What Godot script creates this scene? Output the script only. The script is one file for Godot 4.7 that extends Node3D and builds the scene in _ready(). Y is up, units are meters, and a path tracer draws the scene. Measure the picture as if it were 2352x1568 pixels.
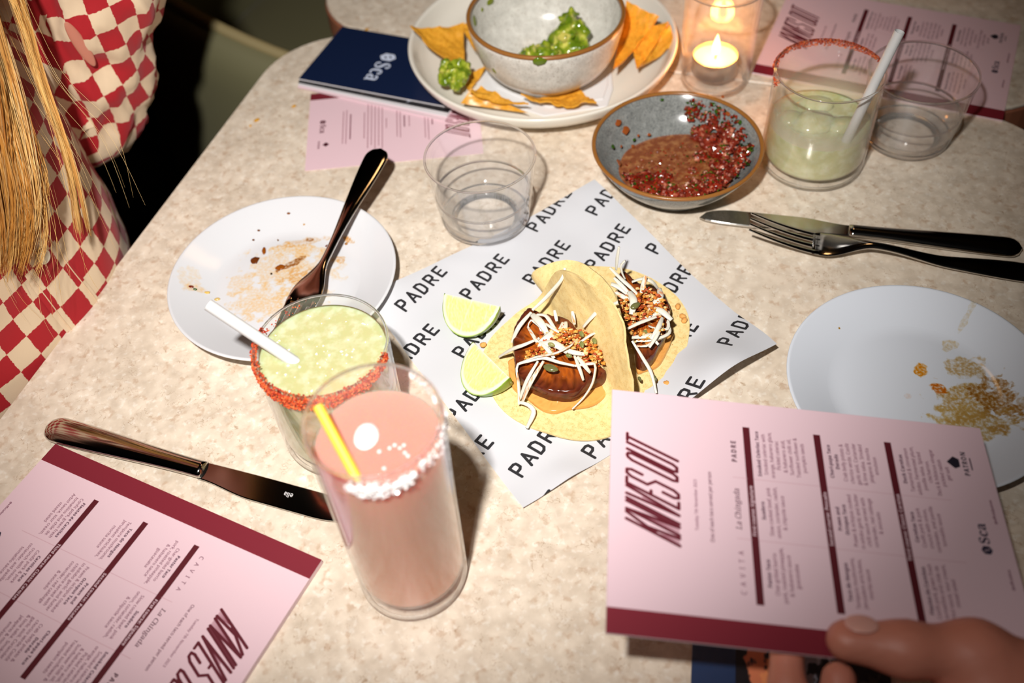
extends Node3D
# Lengths are metres. The table tops stand TOP above the floor; most places are given as
# x, height above the table top, z. The tables are turned: RIGHT runs across them and AWAY along the row.
const TOP := 0.75
const RIGHT := Vector3(0.936, 0, 0.351)
const AWAY := Vector3(0.351, 0, -0.936)
var M := {}
var rng := RandomNumberGenerator.new()
var names := {}

class Geo:
	var v := PackedVector3Array()
	var uv := PackedVector2Array()
	var c := PackedColorArray()
	var g := PackedInt32Array()
	var ix := PackedInt32Array()
	var col := Color.WHITE
	var grp := 0
	var xf := Transform3D()

	func add(p: Vector3, t := Vector2.ZERO) -> int:
		v.append(xf * p); uv.append(t); c.append(col); g.append(grp)
		return v.size() - 1

	func tri(a: int, b: int, d: int) -> void:   # counter-clockwise seen from outside
		ix.append(a); ix.append(d); ix.append(b)

	func quad(a: int, b: int, d: int, e: int) -> void:
		tri(a, b, d); tri(a, d, e)

	# f(u, v) -> Vector3; the normal points along dPu x dPv unless flipped. k(u, v) -> Color
	func grid(nu: int, nv: int, f: Callable, flip := false, us := Vector2.ONE, k = null, uo := Vector2.ZERO) -> void:
		grp += 1
		var s := v.size()
		for j in nv + 1:
			for i in nu + 1:
				var a := float(i) / nu
				var b := float(j) / nv
				if k != null:
					col = k.call(a, b)
				add(f.call(a, b), Vector2(a, b) * us + uo)
		for j in nv:
			for i in nu:
				var a := s + j * (nu + 1) + i
				if flip:
					quad(a, a + nu + 1, a + nu + 2, a + 1)
				else:
					quad(a, a + 1, a + nu + 2, a + nu + 1)

	# profile of (radius, height): bottom centre, out, up the outside, over and down the inside
	func lathe(pr: PackedVector2Array, seg := 64, planar := 0.0) -> void:
		grp += 1
		var s := v.size()
		var n := pr.size()
		for j in n:
			for i in seg + 1:
				var th := -TAU * i / seg
				var p := Vector3(pr[j].x * cos(th), pr[j].y, pr[j].x * sin(th))
				add(p, Vector2(p.x, p.z) / planar + Vector2(0.5, 0.5) if planar > 0.0 else Vector2(float(i) / seg, float(j) / (n - 1)))
		for j in n - 1:
			for i in seg:
				var a := s + j * (seg + 1) + i
				var b := a + seg + 1
				if pr[j].x > 1e-6:
					tri(a, a + 1, b + 1 if pr[j + 1].x > 1e-6 else b)
				if pr[j + 1].x > 1e-6:
					tri(a, b + 1, b)

	# a tube along a path; radii across (side) and along 'up'
	func tube(path: PackedVector3Array, rx: PackedFloat32Array, ry: PackedFloat32Array, seg := 8, up := Vector3.UP, us := Vector2.ONE) -> void:
		grp += 1
		var s := v.size()
		var n := path.size()
		var side := Vector3.ZERO
		var len := 0.0
		for j in n:
			var t := (path[mini(j + 1, n - 1)] - path[maxi(j - 1, 0)]).normalized()
			if j > 0:
				len += path[j].distance_to(path[j - 1])
			if side == Vector3.ZERO:
				side = t.cross(up)
				if side.length() < 1e-3:
					side = t.cross(Vector3(0.3, 0.2, 0.9))
			side = (side - t * side.dot(t)).normalized()
			var w := side.cross(t)
			var a := rx[mini(j, rx.size() - 1)]
			var b := ry[mini(j, ry.size() - 1)]
			for i in seg + 1:
				var th := TAU * i / seg
				add(path[j] + side * cos(th) * a + w * sin(th) * b, Vector2(float(i) / seg * us.x, len * us.y))
		for j in n - 1:
			for i in seg:
				var a := s + j * (seg + 1) + i
				quad(a, a + seg + 1, a + seg + 2, a + 1)
		for e in 2:
			var m := add((xf.affine_inverse() * v[s + (n - 1) * (seg + 1) * e] + xf.affine_inverse() * v[s + (n - 1) * (seg + 1) * e + seg / 2]) * 0.5)
			for i in seg:
				var a := s + (n - 1) * (seg + 1) * e + i
				if e == 0:
					tri(m, a, a + 1)
				else:
					tri(m, a + 1, a)

	# flat outline (x, z) pulled up from y0 to y1, its edges bevelled; top and bottom uv are x, z
	func prism(poly: PackedVector2Array, y0: float, y1: float, bev := 0.0, us := Vector2.ONE, uo := Vector2.ZERO) -> void:
		var n := poly.size()
		var area := 0.0
		for i in n:
			area += poly[i].cross(poly[(i + 1) % n])
		var pts := poly.duplicate()
		if area > 0.0:
			pts.reverse()
		var inn := PackedVector2Array()
		for i in n:
			var a := (pts[i] - pts[(i + n - 1) % n]).normalized()
			var b := (pts[(i + 1) % n] - pts[i]).normalized()
			var m := (a + b).normalized()
			inn.append(pts[i] + Vector2(m.y, -m.x) * bev / maxf(m.dot(a), 0.4))   # the inside lies at (m.y, -m.x)
		var rings := [[inn, y0], [pts, y0 + bev], [pts, y1 - bev], [inn, y1]]
		for r in 3:
			for i in n:
				var k := (i + 1) % n
				grp += 1
				var q0: PackedVector2Array = rings[r][0]
				var q1: PackedVector2Array = rings[r + 1][0]
				var a := add(Vector3(q0[i].x, rings[r][1], q0[i].y), q0[i] * us + uo)
				var b := add(Vector3(q0[k].x, rings[r][1], q0[k].y), q0[k] * us + uo)
				var d := add(Vector3(q1[k].x, rings[r + 1][1], q1[k].y), q1[k] * us + uo)
				var e := add(Vector3(q1[i].x, rings[r + 1][1], q1[i].y), q1[i] * us + uo)
				quad(a, b, d, e)
		var t := Geometry2D.triangulate_polygon(inn)
		for top in 2:
			grp += 1
			var s := v.size()
			for q in inn:
				add(Vector3(q.x, y1 if top else y0, q.y), q * us + uo)
			for i in t.size() / 3:
				var a := s + t[i * 3]
				var b := s + t[i * 3 + 1]
				var d := s + t[i * 3 + 2]
				var cr := (inn[t[i * 3 + 1]] - inn[t[i * 3]]).cross(inn[t[i * 3 + 2]] - inn[t[i * 3]])
				if (cr < 0.0) == (top == 1):
					tri(a, b, d)
				else:
					tri(a, d, b)

	func blob(ctr: Vector3, r: Vector3, nz: FastNoiseLite = null, amp := 0.0, nu := 14, nv := 9, b := Basis()) -> void:
		grid(nu, nv, func(a, t):
			var th: float = -TAU * a
			var ph: float = PI * (t - 0.5)
			var d := Vector3(cos(ph) * cos(th), sin(ph), cos(ph) * sin(th))
			var s := 1.0
			if nz:
				s += amp * nz.get_noise_3dv((ctr + d * r) * 1000.0)
			return ctr + b * (d * r * s))

	func mesh() -> ArrayMesh:
		var ids := {}
		var of := PackedInt32Array()
		of.resize(v.size())
		var sum := PackedVector3Array()
		for i in v.size():
			var key := Vector4i(roundi(v[i].x * 50000.0), roundi(v[i].y * 50000.0), roundi(v[i].z * 50000.0), g[i])
			var id: int = ids.get(key, -1)
			if id < 0:
				id = sum.size()
				ids[key] = id
				sum.append(Vector3.ZERO)
			of[i] = id
		for i in ix.size() / 3:
			var a := ix[i * 3]
			var b := ix[i * 3 + 1]
			var d := ix[i * 3 + 2]
			var nn := (v[d] - v[a]).cross(v[b] - v[a])
			sum[of[a]] += nn; sum[of[b]] += nn; sum[of[d]] += nn
		var nor := PackedVector3Array()
		nor.resize(v.size())
		for i in v.size():
			var q := sum[of[i]].normalized()
			nor[i] = q if q.length() > 0.5 else Vector3.UP
		var arr := []
		arr.resize(Mesh.ARRAY_MAX)
		arr[Mesh.ARRAY_VERTEX] = v; arr[Mesh.ARRAY_NORMAL] = nor; arr[Mesh.ARRAY_TEX_UV] = uv
		arr[Mesh.ARRAY_COLOR] = c; arr[Mesh.ARRAY_INDEX] = ix
		var m := ArrayMesh.new()
		m.add_surface_from_arrays(Mesh.PRIMITIVE_TRIANGLES, arr)
		return m

# a surface of joined tapered capsules, meshed as surface nets; bones: [a, b, ra, rb]
class Nets:
	var lo: Vector3
	var cell: float
	var n: Vector3i
	var f := PackedFloat32Array()
	func _init(a: Vector3, b: Vector3, h: float) -> void:
		lo = a; cell = h
		n = Vector3i(((b - a) / h).ceil()) + Vector3i.ONE
		f.resize(n.x * n.y * n.z)
		f.fill(1.0)
	func span(a: Vector3, b: Vector3) -> Array:
		var p := Vector3i(((a - lo) / cell).floor()).clamp(Vector3i.ZERO, n - Vector3i.ONE)
		var q := Vector3i(((b - lo) / cell).ceil()).clamp(Vector3i.ZERO, n - Vector3i.ONE)
		return [p, q]
	func bone(a: Vector3, b: Vector3, ra: float, rb: float, k := 0.01, sq := Vector3.ONE) -> void:
		var m := maxf(ra, rb) + k * 2.0 + cell * 2.0
		var w := span(a.min(b) - Vector3.ONE * m, a.max(b) + Vector3.ONE * m)
		var ab := (b - a) / sq
		var l2 := maxf(ab.length_squared(), 1e-12)
		for z in range(w[0].z, w[1].z + 1):
			for y in range(w[0].y, w[1].y + 1):
				var at: int = (z * n.y + y) * n.x
				for x in range(w[0].x, w[1].x + 1):
					var p := (lo + Vector3(x, y, z) * cell - a) / sq
					var t := clampf(p.dot(ab) / l2, 0.0, 1.0)
					var d := (p - ab * t).length() - lerpf(ra, rb, t)
					var o := f[at + x]
					var h := maxf(k - absf(o - d), 0.0) / k
					f[at + x] = minf(o, d) - h * h * k * 0.25
	func ball(a: Vector3, r: float, k := 0.01, sq := Vector3.ONE) -> void:
		bone(a, a, r, r, k, sq)
	func carve(a: Vector3, r: float, k: float, sq := Vector3.ONE) -> void:
		var w := span(a - Vector3.ONE * (r * 2.0 + k), a + Vector3.ONE * (r * 2.0 + k))
		for z in range(w[0].z, w[1].z + 1):
			for y in range(w[0].y, w[1].y + 1):
				for x in range(w[0].x, w[1].x + 1):
					var at: int = (z * n.y + y) * n.x + x
					var d := -(((lo + Vector3(x, y, z) * cell - a) / sq).length() - r)
					var h := maxf(k - absf(f[at] - d), 0.0) / k
					f[at] = maxf(f[at], d) + h * h * k * 0.25
	func noise(nz: FastNoiseLite, amp: float, sc := 1000.0) -> void:
		for z in n.z:
			for y in n.y:
				var at: int = (z * n.y + y) * n.x
				for x in n.x:
					if f[at + x] < cell * 4.0:
						f[at + x] += amp * nz.get_noise_3dv((lo + Vector3(x, y, z) * cell) * sc)
	func clip(d: Callable) -> void:      # keep only where d(p) is negative
		for z in n.z:
			for y in n.y:
				var at: int = (z * n.y + y) * n.x
				for x in n.x:
					if f[at + x] < cell * 4.0:
						f[at + x] = maxf(f[at + x], d.call(lo + Vector3(x, y, z) * cell))
	func into(o: Geo, tint = null) -> void:
		o.grp += 1
		var id := {}
		var cnr := [0, 1, n.x, n.x + 1, n.x * n.y, n.x * n.y + 1, n.x * n.y + n.x, n.x * n.y + n.x + 1]
		var edg := [[0, 1], [2, 3], [4, 5], [6, 7], [0, 2], [1, 3], [4, 6], [5, 7], [0, 4], [1, 5], [2, 6], [3, 7]]
		for z in n.z - 1:
			for y in n.y - 1:
				for x in n.x - 1:
					var at: int = (z * n.y + y) * n.x + x
					var ins := 0
					for k in 8:
						if f[at + cnr[k]] < 0.0:
							ins += 1
					if ins == 0 or ins == 8:
						continue
					var s := Vector3.ZERO
					var m := 0
					for e in edg:
						var a := f[at + cnr[e[0]]]
						var b := f[at + cnr[e[1]]]
						if (a < 0.0) != (b < 0.0):
							var t := a / (a - b)
							var pa := Vector3(e[0] & 1, (e[0] >> 1) & 1, e[0] >> 2)
							var pb := Vector3(e[1] & 1, (e[1] >> 1) & 1, e[1] >> 2)
							s += pa.lerp(pb, t)
							m += 1
					var p := lo + (Vector3(x, y, z) + s / m) * cell
					if tint != null:
						o.col = tint.call(p)
					id[at] = o.add(p, Vector2(p.x, p.z))
		for at in id:
			var x: int = at % n.x
			var y: int = (at / n.x) % n.y
			var z: int = at / (n.x * n.y)
			var st := [1, n.x, n.x * n.y]
			var co := [x, y, z]
			for ax in 3:
				var u: int = (ax + 1) % 3
				var w: int = (ax + 2) % 3
				if co[u] == 0 or co[w] == 0:
					continue
				var a := f[at]
				var b := f[at + st[ax]]
				if (a < 0.0) == (b < 0.0):
					continue
				var i0: int = id.get(at, -1)
				var i1: int = id.get(at - st[u], -1)
				var i2: int = id.get(at - st[u] - st[w], -1)
				var i3: int = id.get(at - st[w], -1)
				if i0 < 0 or i1 < 0 or i2 < 0 or i3 < 0:
					continue
				if a < 0.0:
					o.quad(i0, i1, i2, i3)
				else:
					o.quad(i0, i3, i2, i1)

# ---------------------------------------------------------------- small helpers
func at(x: float, h: float, z: float) -> Vector3:      # a place over the table top
	return Vector3(x, TOP + h, z)

func row(a: float, h: float, b: float) -> Vector3:     # the same along the turned tables
	return RIGHT * a + AWAY * b + Vector3(0, TOP + h, 0)

func mm(l: Array) -> PackedVector3Array:               # tenths of a millimetre over the table top
	var o := PackedVector3Array()
	for i in l.size() / 3:
		o.append(at(l[i * 3] * 1e-4, l[i * 3 + 1] * 1e-4, l[i * 3 + 2] * 1e-4))
	return o

func flat(l: Array) -> PackedVector2Array:
	var o := PackedVector2Array()
	for i in l.size() / 2:
		o.append(Vector2(l[i * 2], l[i * 2 + 1]) * 1e-4)
	return o

func curve(p: PackedVector3Array, step: float) -> PackedVector3Array:   # a smooth path through points
	var o := PackedVector3Array()
	for i in p.size() - 1:
		var n := maxi(1, int(p[i].distance_to(p[i + 1]) / step))
		for k in n:
			o.append(p[i].cubic_interpolate(p[i + 1], p[maxi(i - 1, 0)], p[mini(i + 2, p.size() - 1)], float(k) / n))
	o.append(p[p.size() - 1])
	return o

func smooth_outline(p: PackedVector2Array, k := 4) -> PackedVector2Array:
	var o := PackedVector2Array()
	var n := p.size()
	for i in n:
		for j in k:
			o.append(p[i].cubic_interpolate(p[(i + 1) % n], p[(i + n - 1) % n], p[(i + 2) % n], float(j) / k))
	return o

# (radius, height, corner radius) -> profile with rounded corners
func rounded(l: Array, steps := 5) -> PackedVector2Array:
	var o := PackedVector2Array()
	for i in l.size():
		var p := Vector2(l[i][0], l[i][1])
		var r: float = l[i][2] if l[i].size() > 2 else 0.0
		if r <= 0.0 or i == 0 or i == l.size() - 1:
			o.append(p)
			continue
		var a := Vector2(l[i - 1][0], l[i - 1][1])
		var b := Vector2(l[i + 1][0], l[i + 1][1])
		var da := (a - p).normalized() * minf(r, a.distance_to(p) * 0.49)
		var db := (b - p).normalized() * minf(r, b.distance_to(p) * 0.49)
		for s in steps + 1:
			var t := float(s) / steps
			o.append((p + da).lerp(p, t).lerp(p.lerp(p + db, t), t))
	return o

func fnl(seed_: int, freq: float, oct := 3, type := FastNoiseLite.TYPE_SIMPLEX_SMOOTH) -> FastNoiseLite:
	var n := FastNoiseLite.new()
	n.seed = seed_; n.frequency = freq; n.noise_type = type; n.fractal_octaves = oct
	return n

func mat(c: Color, rough := 0.5, metal := 0.0) -> StandardMaterial3D:
	var m := StandardMaterial3D.new()
	m.albedo_color = c; m.roughness = rough; m.metallic = metal
	return m

func vmat(rough := 0.5) -> StandardMaterial3D:          # colour from the vertices
	var m := mat(Color.WHITE, rough)
	m.vertex_color_use_as_albedo = true
	return m

func srgb(r: int, g: int, b: int) -> Color:
	return Color(r / 255.0, g / 255.0, b / 255.0)

func lin(r: int, g: int, b: int) -> Color:
	return srgb(r, g, b).srgb_to_linear()

func numbered(called: String) -> String:
	var k: int = names.get(called, 0)
	names[called] = k + 1
	return called if k == 0 else "%s_%03d" % [called, k]

func tag(o: Node3D, label: String, category: String, group := "", kind := "") -> Node3D:
	if label: o.set_meta("label", label)
	if category: o.set_meta("category", category)
	if group: o.set_meta("group", group)
	if kind: o.set_meta("kind", kind)
	return o

func thing(called: String, label: String, category: String, where := Transform3D(), group := "") -> Node3D:
	var o := Node3D.new()
	o.name = numbered(called)
	add_child(o)
	o.transform = where
	return tag(o, label, category, group)

func part(called: String, m: Mesh, material: Material, parent: Node3D, label := "", kind := "") -> MeshInstance3D:
	var o := MeshInstance3D.new()
	o.name = called
	o.mesh = m
	o.material_override = material
	parent.add_child(o, true)
	if label: o.set_meta("label", label)
	if kind: o.set_meta("kind", kind)
	return o

func lone(called: String, m: Mesh, material: Material, label: String, category: String, group := "", where := Transform3D()) -> MeshInstance3D:
	var o := part(numbered(called), m, material, self)
	o.transform = where
	tag(o, label, category, group)
	return o

func struct(called: String, m: Mesh, material: Material, parent: Node3D = self) -> MeshInstance3D:
	var o := part(called, m, material, parent)
	if parent == self:
		o.set_meta("kind", "structure")
	return o

func box(s: Vector3, c := Vector3.ZERO, bev := 0.0) -> ArrayMesh:
	var g := Geo.new()
	g.prism(PackedVector2Array([Vector2(c.x - s.x / 2, c.z - s.z / 2), Vector2(c.x + s.x / 2, c.z - s.z / 2), Vector2(c.x + s.x / 2, c.z + s.z / 2), Vector2(c.x - s.x / 2, c.z + s.z / 2)]), c.y - s.y / 2, c.y + s.y / 2, bev)
	return g.mesh()

func lathed(pr: PackedVector2Array, seg := 72, planar := 0.0) -> ArrayMesh:
	var g := Geo.new()
	g.lathe(pr, seg, planar)
	return g.mesh()

func tubed(path: PackedVector3Array, r: float, seg := 10) -> ArrayMesh:
	var g := Geo.new()
	g.tube(path, PackedFloat32Array([r]), PackedFloat32Array([r]), seg)
	return g.mesh()

func scatter(shape: ArrayMesh, where: Array, m: Material, called: String, parent: Node3D, label := "") -> MeshInstance3D:
	# many grains too small to pick apart, joined into one part
	var src := shape.surface_get_arrays(0)
	var v := PackedVector3Array()
	var nn := PackedVector3Array()
	var c := PackedColorArray()
	var ix := PackedInt32Array()
	for w in where:
		var t: Transform3D = w[0]
		var s := v.size()
		var b := t.basis.orthonormalized()
		for i in src[Mesh.ARRAY_VERTEX].size():
			v.append(t * src[Mesh.ARRAY_VERTEX][i]); nn.append(b * src[Mesh.ARRAY_NORMAL][i]); c.append(w[1])
		for i in src[Mesh.ARRAY_INDEX]:
			ix.append(s + i)
	var arr := []
	arr.resize(Mesh.ARRAY_MAX)
	arr[Mesh.ARRAY_VERTEX] = v; arr[Mesh.ARRAY_NORMAL] = nn; arr[Mesh.ARRAY_COLOR] = c; arr[Mesh.ARRAY_INDEX] = ix
	var o := ArrayMesh.new()
	o.add_surface_from_arrays(Mesh.PRIMITIVE_TRIANGLES, arr)
	return part(called, o, m, parent, label, "stuff")

func grain_shape(seed_: int) -> ArrayMesh:               # an angular crumb one unit wide
	var r := RandomNumberGenerator.new()
	r.seed = seed_
	var g := Geo.new()
	var p := [Vector3(0, 0.5, 0), Vector3(0.5, 0, 0), Vector3(0, 0, 0.5), Vector3(-0.5, 0, 0), Vector3(0, 0, -0.5), Vector3(0, -0.5, 0)]
	for i in 6:
		p[i] *= r.randf_range(0.7, 1.25)
	for k in 4:
		for e in 2:
			g.grp += 1
			var a := g.add(p[0 if e == 0 else 5])
			var b := g.add(p[1 + k])
			var d := g.add(p[1 + (k + 1) % 4])
			if e == 0: g.tri(a, d, b)
			else: g.tri(a, b, d)
	return g.mesh()

func turn(r: RandomNumberGenerator) -> Basis:
	return Basis(Vector3(r.randf_range(-1, 1), r.randf_range(-1, 1), r.randf_range(-1, 1)).normalized(), r.randf_range(0, TAU))

# ---------------------------------------------------------------- textures, computed
func tex(im: Image) -> ImageTexture:
	return ImageTexture.create_from_image(im)

func noise_bytes(n: int, nz: FastNoiseLite) -> PackedByteArray:
	var im := nz.get_seamless_image(n, n)
	im.convert(Image.FORMAT_L8)
	return im.get_data()

func from_rgb(d: PackedByteArray, w: int, h: int) -> Image:
	return Image.create_from_data(w, h, false, Image.FORMAT_RGB8, d)

func mapped(n: int, fields: Array, f: Callable) -> Image:   # f(array of field values 0..255 at a pixel) -> Color
	var d := PackedByteArray()
	d.resize(n * n * 3)
	var q := []
	q.resize(fields.size())
	for i in n * n:
		for k in fields.size():
			q[k] = fields[k][i]
		var c: Color = f.call(q)
		d[i * 3] = c.r8; d[i * 3 + 1] = c.g8; d[i * 3 + 2] = c.b8
	return from_rgb(d, n, n)

func laminate() -> Image:     # cream laminate: cloudy patches, pale flecks and hair-fine brown squiggles
	var n := 1024
	var broad := noise_bytes(n, fnl(3, 0.006, 4))
	var mid := noise_bytes(n, fnl(9, 0.022, 4))
	var wn := fnl(21, 0.03, 3)
	wn.domain_warp_enabled = true
	wn.domain_warp_amplitude = 14.0
	wn.domain_warp_frequency = 0.03
	var fine := noise_bytes(n, wn)
	var hair := noise_bytes(n, fnl(31, 0.045, 2))
	var gate := noise_bytes(n, fnl(41, 0.016, 2))
	var pale := noise_bytes(n, fnl(52, 0.05, 3))
	var d := PackedByteArray()
	d.resize(n * n * 3)
	for i in n * n:
		var t := (broad[i] - 128) * 0.085 + (mid[i] - 128) * 0.10 + (fine[i] - 128) * 0.07
		var g := clampf((gate[i] - 132) * 0.03, 0.0, 1.0)
		var hr := clampf(1.0 - absf(hair[i] - 128.0) / 5.5, 0.0, 1.0) * g
		var pl := clampf((pale[i] - 158) * 0.022, 0.0, 1.0)
		var dk := clampf((108 - fine[i]) * 0.02, 0.0, 1.0) * clampf((mid[i] - 100) * 0.02, 0.0, 1.0)
		d[i * 3] = clampi(int(222 + t - hr * 42 + pl * 10 - dk * 16), 0, 255)
		d[i * 3 + 1] = clampi(int(207 + t * 1.06 - hr * 52 + pl * 14 - dk * 24), 0, 255)
		d[i * 3 + 2] = clampi(int(187 + t * 1.08 - hr * 58 + pl * 18 - dk * 28), 0, 255)
	return from_rgb(d, n, n)

func gingham() -> Image:      # woven red and cream checks
	var n := 512
	var th := noise_bytes(n, fnl(5, 0.25, 2))
	var bl := noise_bytes(n, fnl(6, 0.02, 3))
	var d := PackedByteArray()
	d.resize(n * n * 3)
	for y in n:
		for x in n:
			var i := y * n + x
			var wob := (bl[i] - 128) * 0.05
			var red := (int(x + wob + n) / (n / 2) + int(y + wob + n) / (n / 2)) % 2 == 0
			var t := (th[i] - 128) * 0.16 + (6.0 if (x + y) % 6 < 2 else -3.0)
			if red:
				d[i * 3] = int(168 + t); d[i * 3 + 1] = int(14 + t * 0.4); d[i * 3 + 2] = int(26 + t * 0.4)
			else:
				d[i * 3] = int(224 + t); d[i * 3 + 1] = int(199 + t); d[i * 3 + 2] = int(166 + t)
	return from_rgb(d, n, n)

func speckled(base: Color, dots: Color, amount: float, seed_: int) -> Image:   # stoneware glaze
	var n := 512
	var im := Image.create(n, n, false, Image.FORMAT_RGB8)
	im.fill(base)
	var bl := noise_bytes(n, fnl(seed_ + 1, 0.012, 3))
	for y in n:
		for x in n:
			var t := (bl[y * n + x] - 128) * 0.0006
			im.set_pixel(x, y, Color(base.r + t, base.g + t, base.b + t))
	var r := RandomNumberGenerator.new()
	r.seed = seed_
	for k in int(amount):
		var c := Vector2(r.randf() * n, r.randf() * n)
		var q := r.randf_range(1.0, 3.6)
		var s := r.randf_range(0.3, 0.9)
		for y in range(int(c.y - q - 1), int(c.y + q + 2)):
			for x in range(int(c.x - q - 1), int(c.x + q + 2)):
				var w := clampf(q - Vector2(x, y).distance_to(c) + 0.5, 0.0, 1.0) * s
				var px := posmod(x, n)
				var py := posmod(y, n)
				im.set_pixel(px, py, im.get_pixel(px, py).lerp(dots, w))
	return im

# soft-edged, noise-warped stains on a plate: l = [x, z (mm from the centre), rx, rz, turn, colour, strength, raggedness]
func stained(base: Color, span: float, n: int, l: Array, seed_: int) -> Image:
	var im := Image.create(n, n, false, Image.FORMAT_RGB8)
	im.fill(base)
	var nz := fnl(seed_, 0.028, 4)
	var gr := fnl(seed_ + 7, 0.11, 3)
	for s in l:
		var c := (Vector2(s[0], s[1]) * 0.001 / span + Vector2(0.5, 0.5)) * n
		var rx: float = s[2] * 0.001 / span * n
		var rz: float = s[3] * 0.001 / span * n
		var m := maxf(rx, rz) * 1.7 + 3
		for y in range(maxi(0, int(c.y - m)), mini(n, int(c.y + m))):
			for x in range(maxi(0, int(c.x - m)), mini(n, int(c.x + m))):
				var p := (Vector2(x, y) - c).rotated(-deg_to_rad(s[4])) / Vector2(rx, rz)
				var w: float = 1.0 - p.length() + nz.get_noise_2d(x, y) * s[7]
				w = clampf(w * 4.0, 0.0, 1.0) * s[6] * clampf(0.75 + gr.get_noise_2d(x, y) * 0.9, 0.1, 1.2)
				if w > 0.0:
					im.set_pixel(x, y, im.get_pixel(x, y).lerp(s[5], minf(w, 1.0)))
	return im

var glyphs := {}
var fonts := {}
# print one line of type into an image; returns its width. align 0 left, 0.5 centre, 1 right
func type_line(im: Image, s: String, x: float, y: float, px: int, c: Color, bold := false, align := 0.0, track := 0.0, family := "Droid Sans", slant := 0.0) -> float:
	var key := "%s%s" % [family, bold]
	if not fonts.has(key):
		var f := SystemFont.new()
		f.font_names = [family]
		f.font_weight = 700 if bold else 400
		fonts[key] = f
	var rid: RID = fonts[key].get_rids()[0]
	var ts := TextServerManager.get_primary_interface()
	var sz := Vector2i(px, 0)
	var w := 0.0
	var list := []
	for ch in s:
		var gi := ts.font_get_glyph_index(rid, px, ch.unicode_at(0), 0)
		var gk := "%s/%d/%d" % [key, px, gi]
		if not glyphs.has(gk):
			ts.font_render_glyph(rid, sz, gi)
			var r := ts.font_get_glyph_uv_rect(rid, sz, gi)
			var pic: Image = null
			if r.size.x > 0:
				pic = ts.font_get_texture_image(rid, sz, ts.font_get_glyph_texture_idx(rid, sz, gi)).get_region(Rect2i(r))
			glyphs[gk] = [pic, ts.font_get_glyph_offset(rid, sz, gi), ts.font_get_glyph_advance(rid, px, gi).x]
		list.append([glyphs[gk], w])
		w += glyphs[gk][2] + track
	for q in list:
		var pic: Image = q[0][0]
		if pic == null:
			continue
		var o: Vector2 = Vector2(x - w * align + q[1], y) + q[0][1]
		for j in pic.get_height():
			for i in pic.get_width():
				var a := pic.get_pixel(i, j).a
				if a > 0.02:
					var px_ := int(o.x + i - (o.y + j - y) * slant)
					var py_ := int(o.y + j)
					if px_ >= 0 and py_ >= 0 and px_ < im.get_width() and py_ < im.get_height():
						im.set_pixel(px_, py_, im.get_pixel(px_, py_).lerp(c, a))
	return w

func stroke(im: Image, p: PackedVector2Array, w: float, c: Color, alpha := 1.0) -> void:
	for i in p.size() - 1:
		var a := p[i]
		var b := p[i + 1]
		var lo := a.min(b) - Vector2(w, w)
		var hi := a.max(b) + Vector2(w, w)
		for y in range(maxi(0, int(lo.y)), mini(im.get_height(), int(hi.y) + 2)):
			for x in range(maxi(0, int(lo.x)), mini(im.get_width(), int(hi.x) + 2)):
				var q := Vector2(x + 0.5, y + 0.5)
				var d := q.distance_to(Geometry2D.get_closest_point_to_segment(q, a, b))
				var k := clampf(w * 0.5 - d + 0.5, 0.0, 1.0) * alpha
				if k > 0.0:
					im.set_pixel(x, y, im.get_pixel(x, y).lerp(c, k))

func fill_poly(im: Image, p: PackedVector2Array, c: Color, a0 := 1.0, a1 := 1.0) -> void:   # fades from a0 at the top to a1
	var lo := p[0]
	var hi := p[0]
	for q in p:
		lo = lo.min(q); hi = hi.max(q)
	for y in range(int(lo.y), int(hi.y) + 1):
		for x in range(int(lo.x), int(hi.x) + 1):
			if Geometry2D.is_point_in_polygon(Vector2(x + 0.5, y + 0.5), p):
				im.set_pixel(x, y, im.get_pixel(x, y).lerp(c, lerpf(a0, a1, (y - lo.y) / maxf(1.0, hi.y - lo.y))))

const TITLE := [
	["K", 0.9, [[0, 0, 0, 1], [0.08, 0.55, 1, 0], [0.3, 0.36, 1, 1]]], ["N", 1.0, [[0, 1, 0, 0], [0, 0, 1, 1], [1, 1, 1, 0]]], ["I", 0.25, [[0.2, 0, 0.2, 1]]],
	["V", 1.0, [[0, 0, 0.5, 1, 1, 0]]], ["E", 0.75, [[1, 0, 0, 0, 0, 1, 1, 1], [0, 0.47, 0.7, 0.47]]],
	["S", 0.95, [[1, 0.3, 1, 0.09, 0.75, 0, 0.25, 0, 0, 0.09, 0, 0.4, 1, 0.56, 1, 0.91, 0.75, 1, 0.25, 1, 0, 0.91, 0, 0.7]]], [" ", 0.55, []],
	["O", 0.9, [[0.5, 0, 0.2, 0.02, 0, 0.1, 0, 0.9, 0.2, 0.98, 0.8, 0.98, 1, 0.9, 1, 0.1, 0.8, 0.02, 0.5, 0]]],
	["U", 0.9, [[0, 0, 0, 0.9, 0.2, 0.98, 0.8, 0.98, 1, 0.9, 1, 0]]], ["T", 0.9, [[0, 0, 1, 0], [0.5, 0, 0.5, 1]]]]

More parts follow.
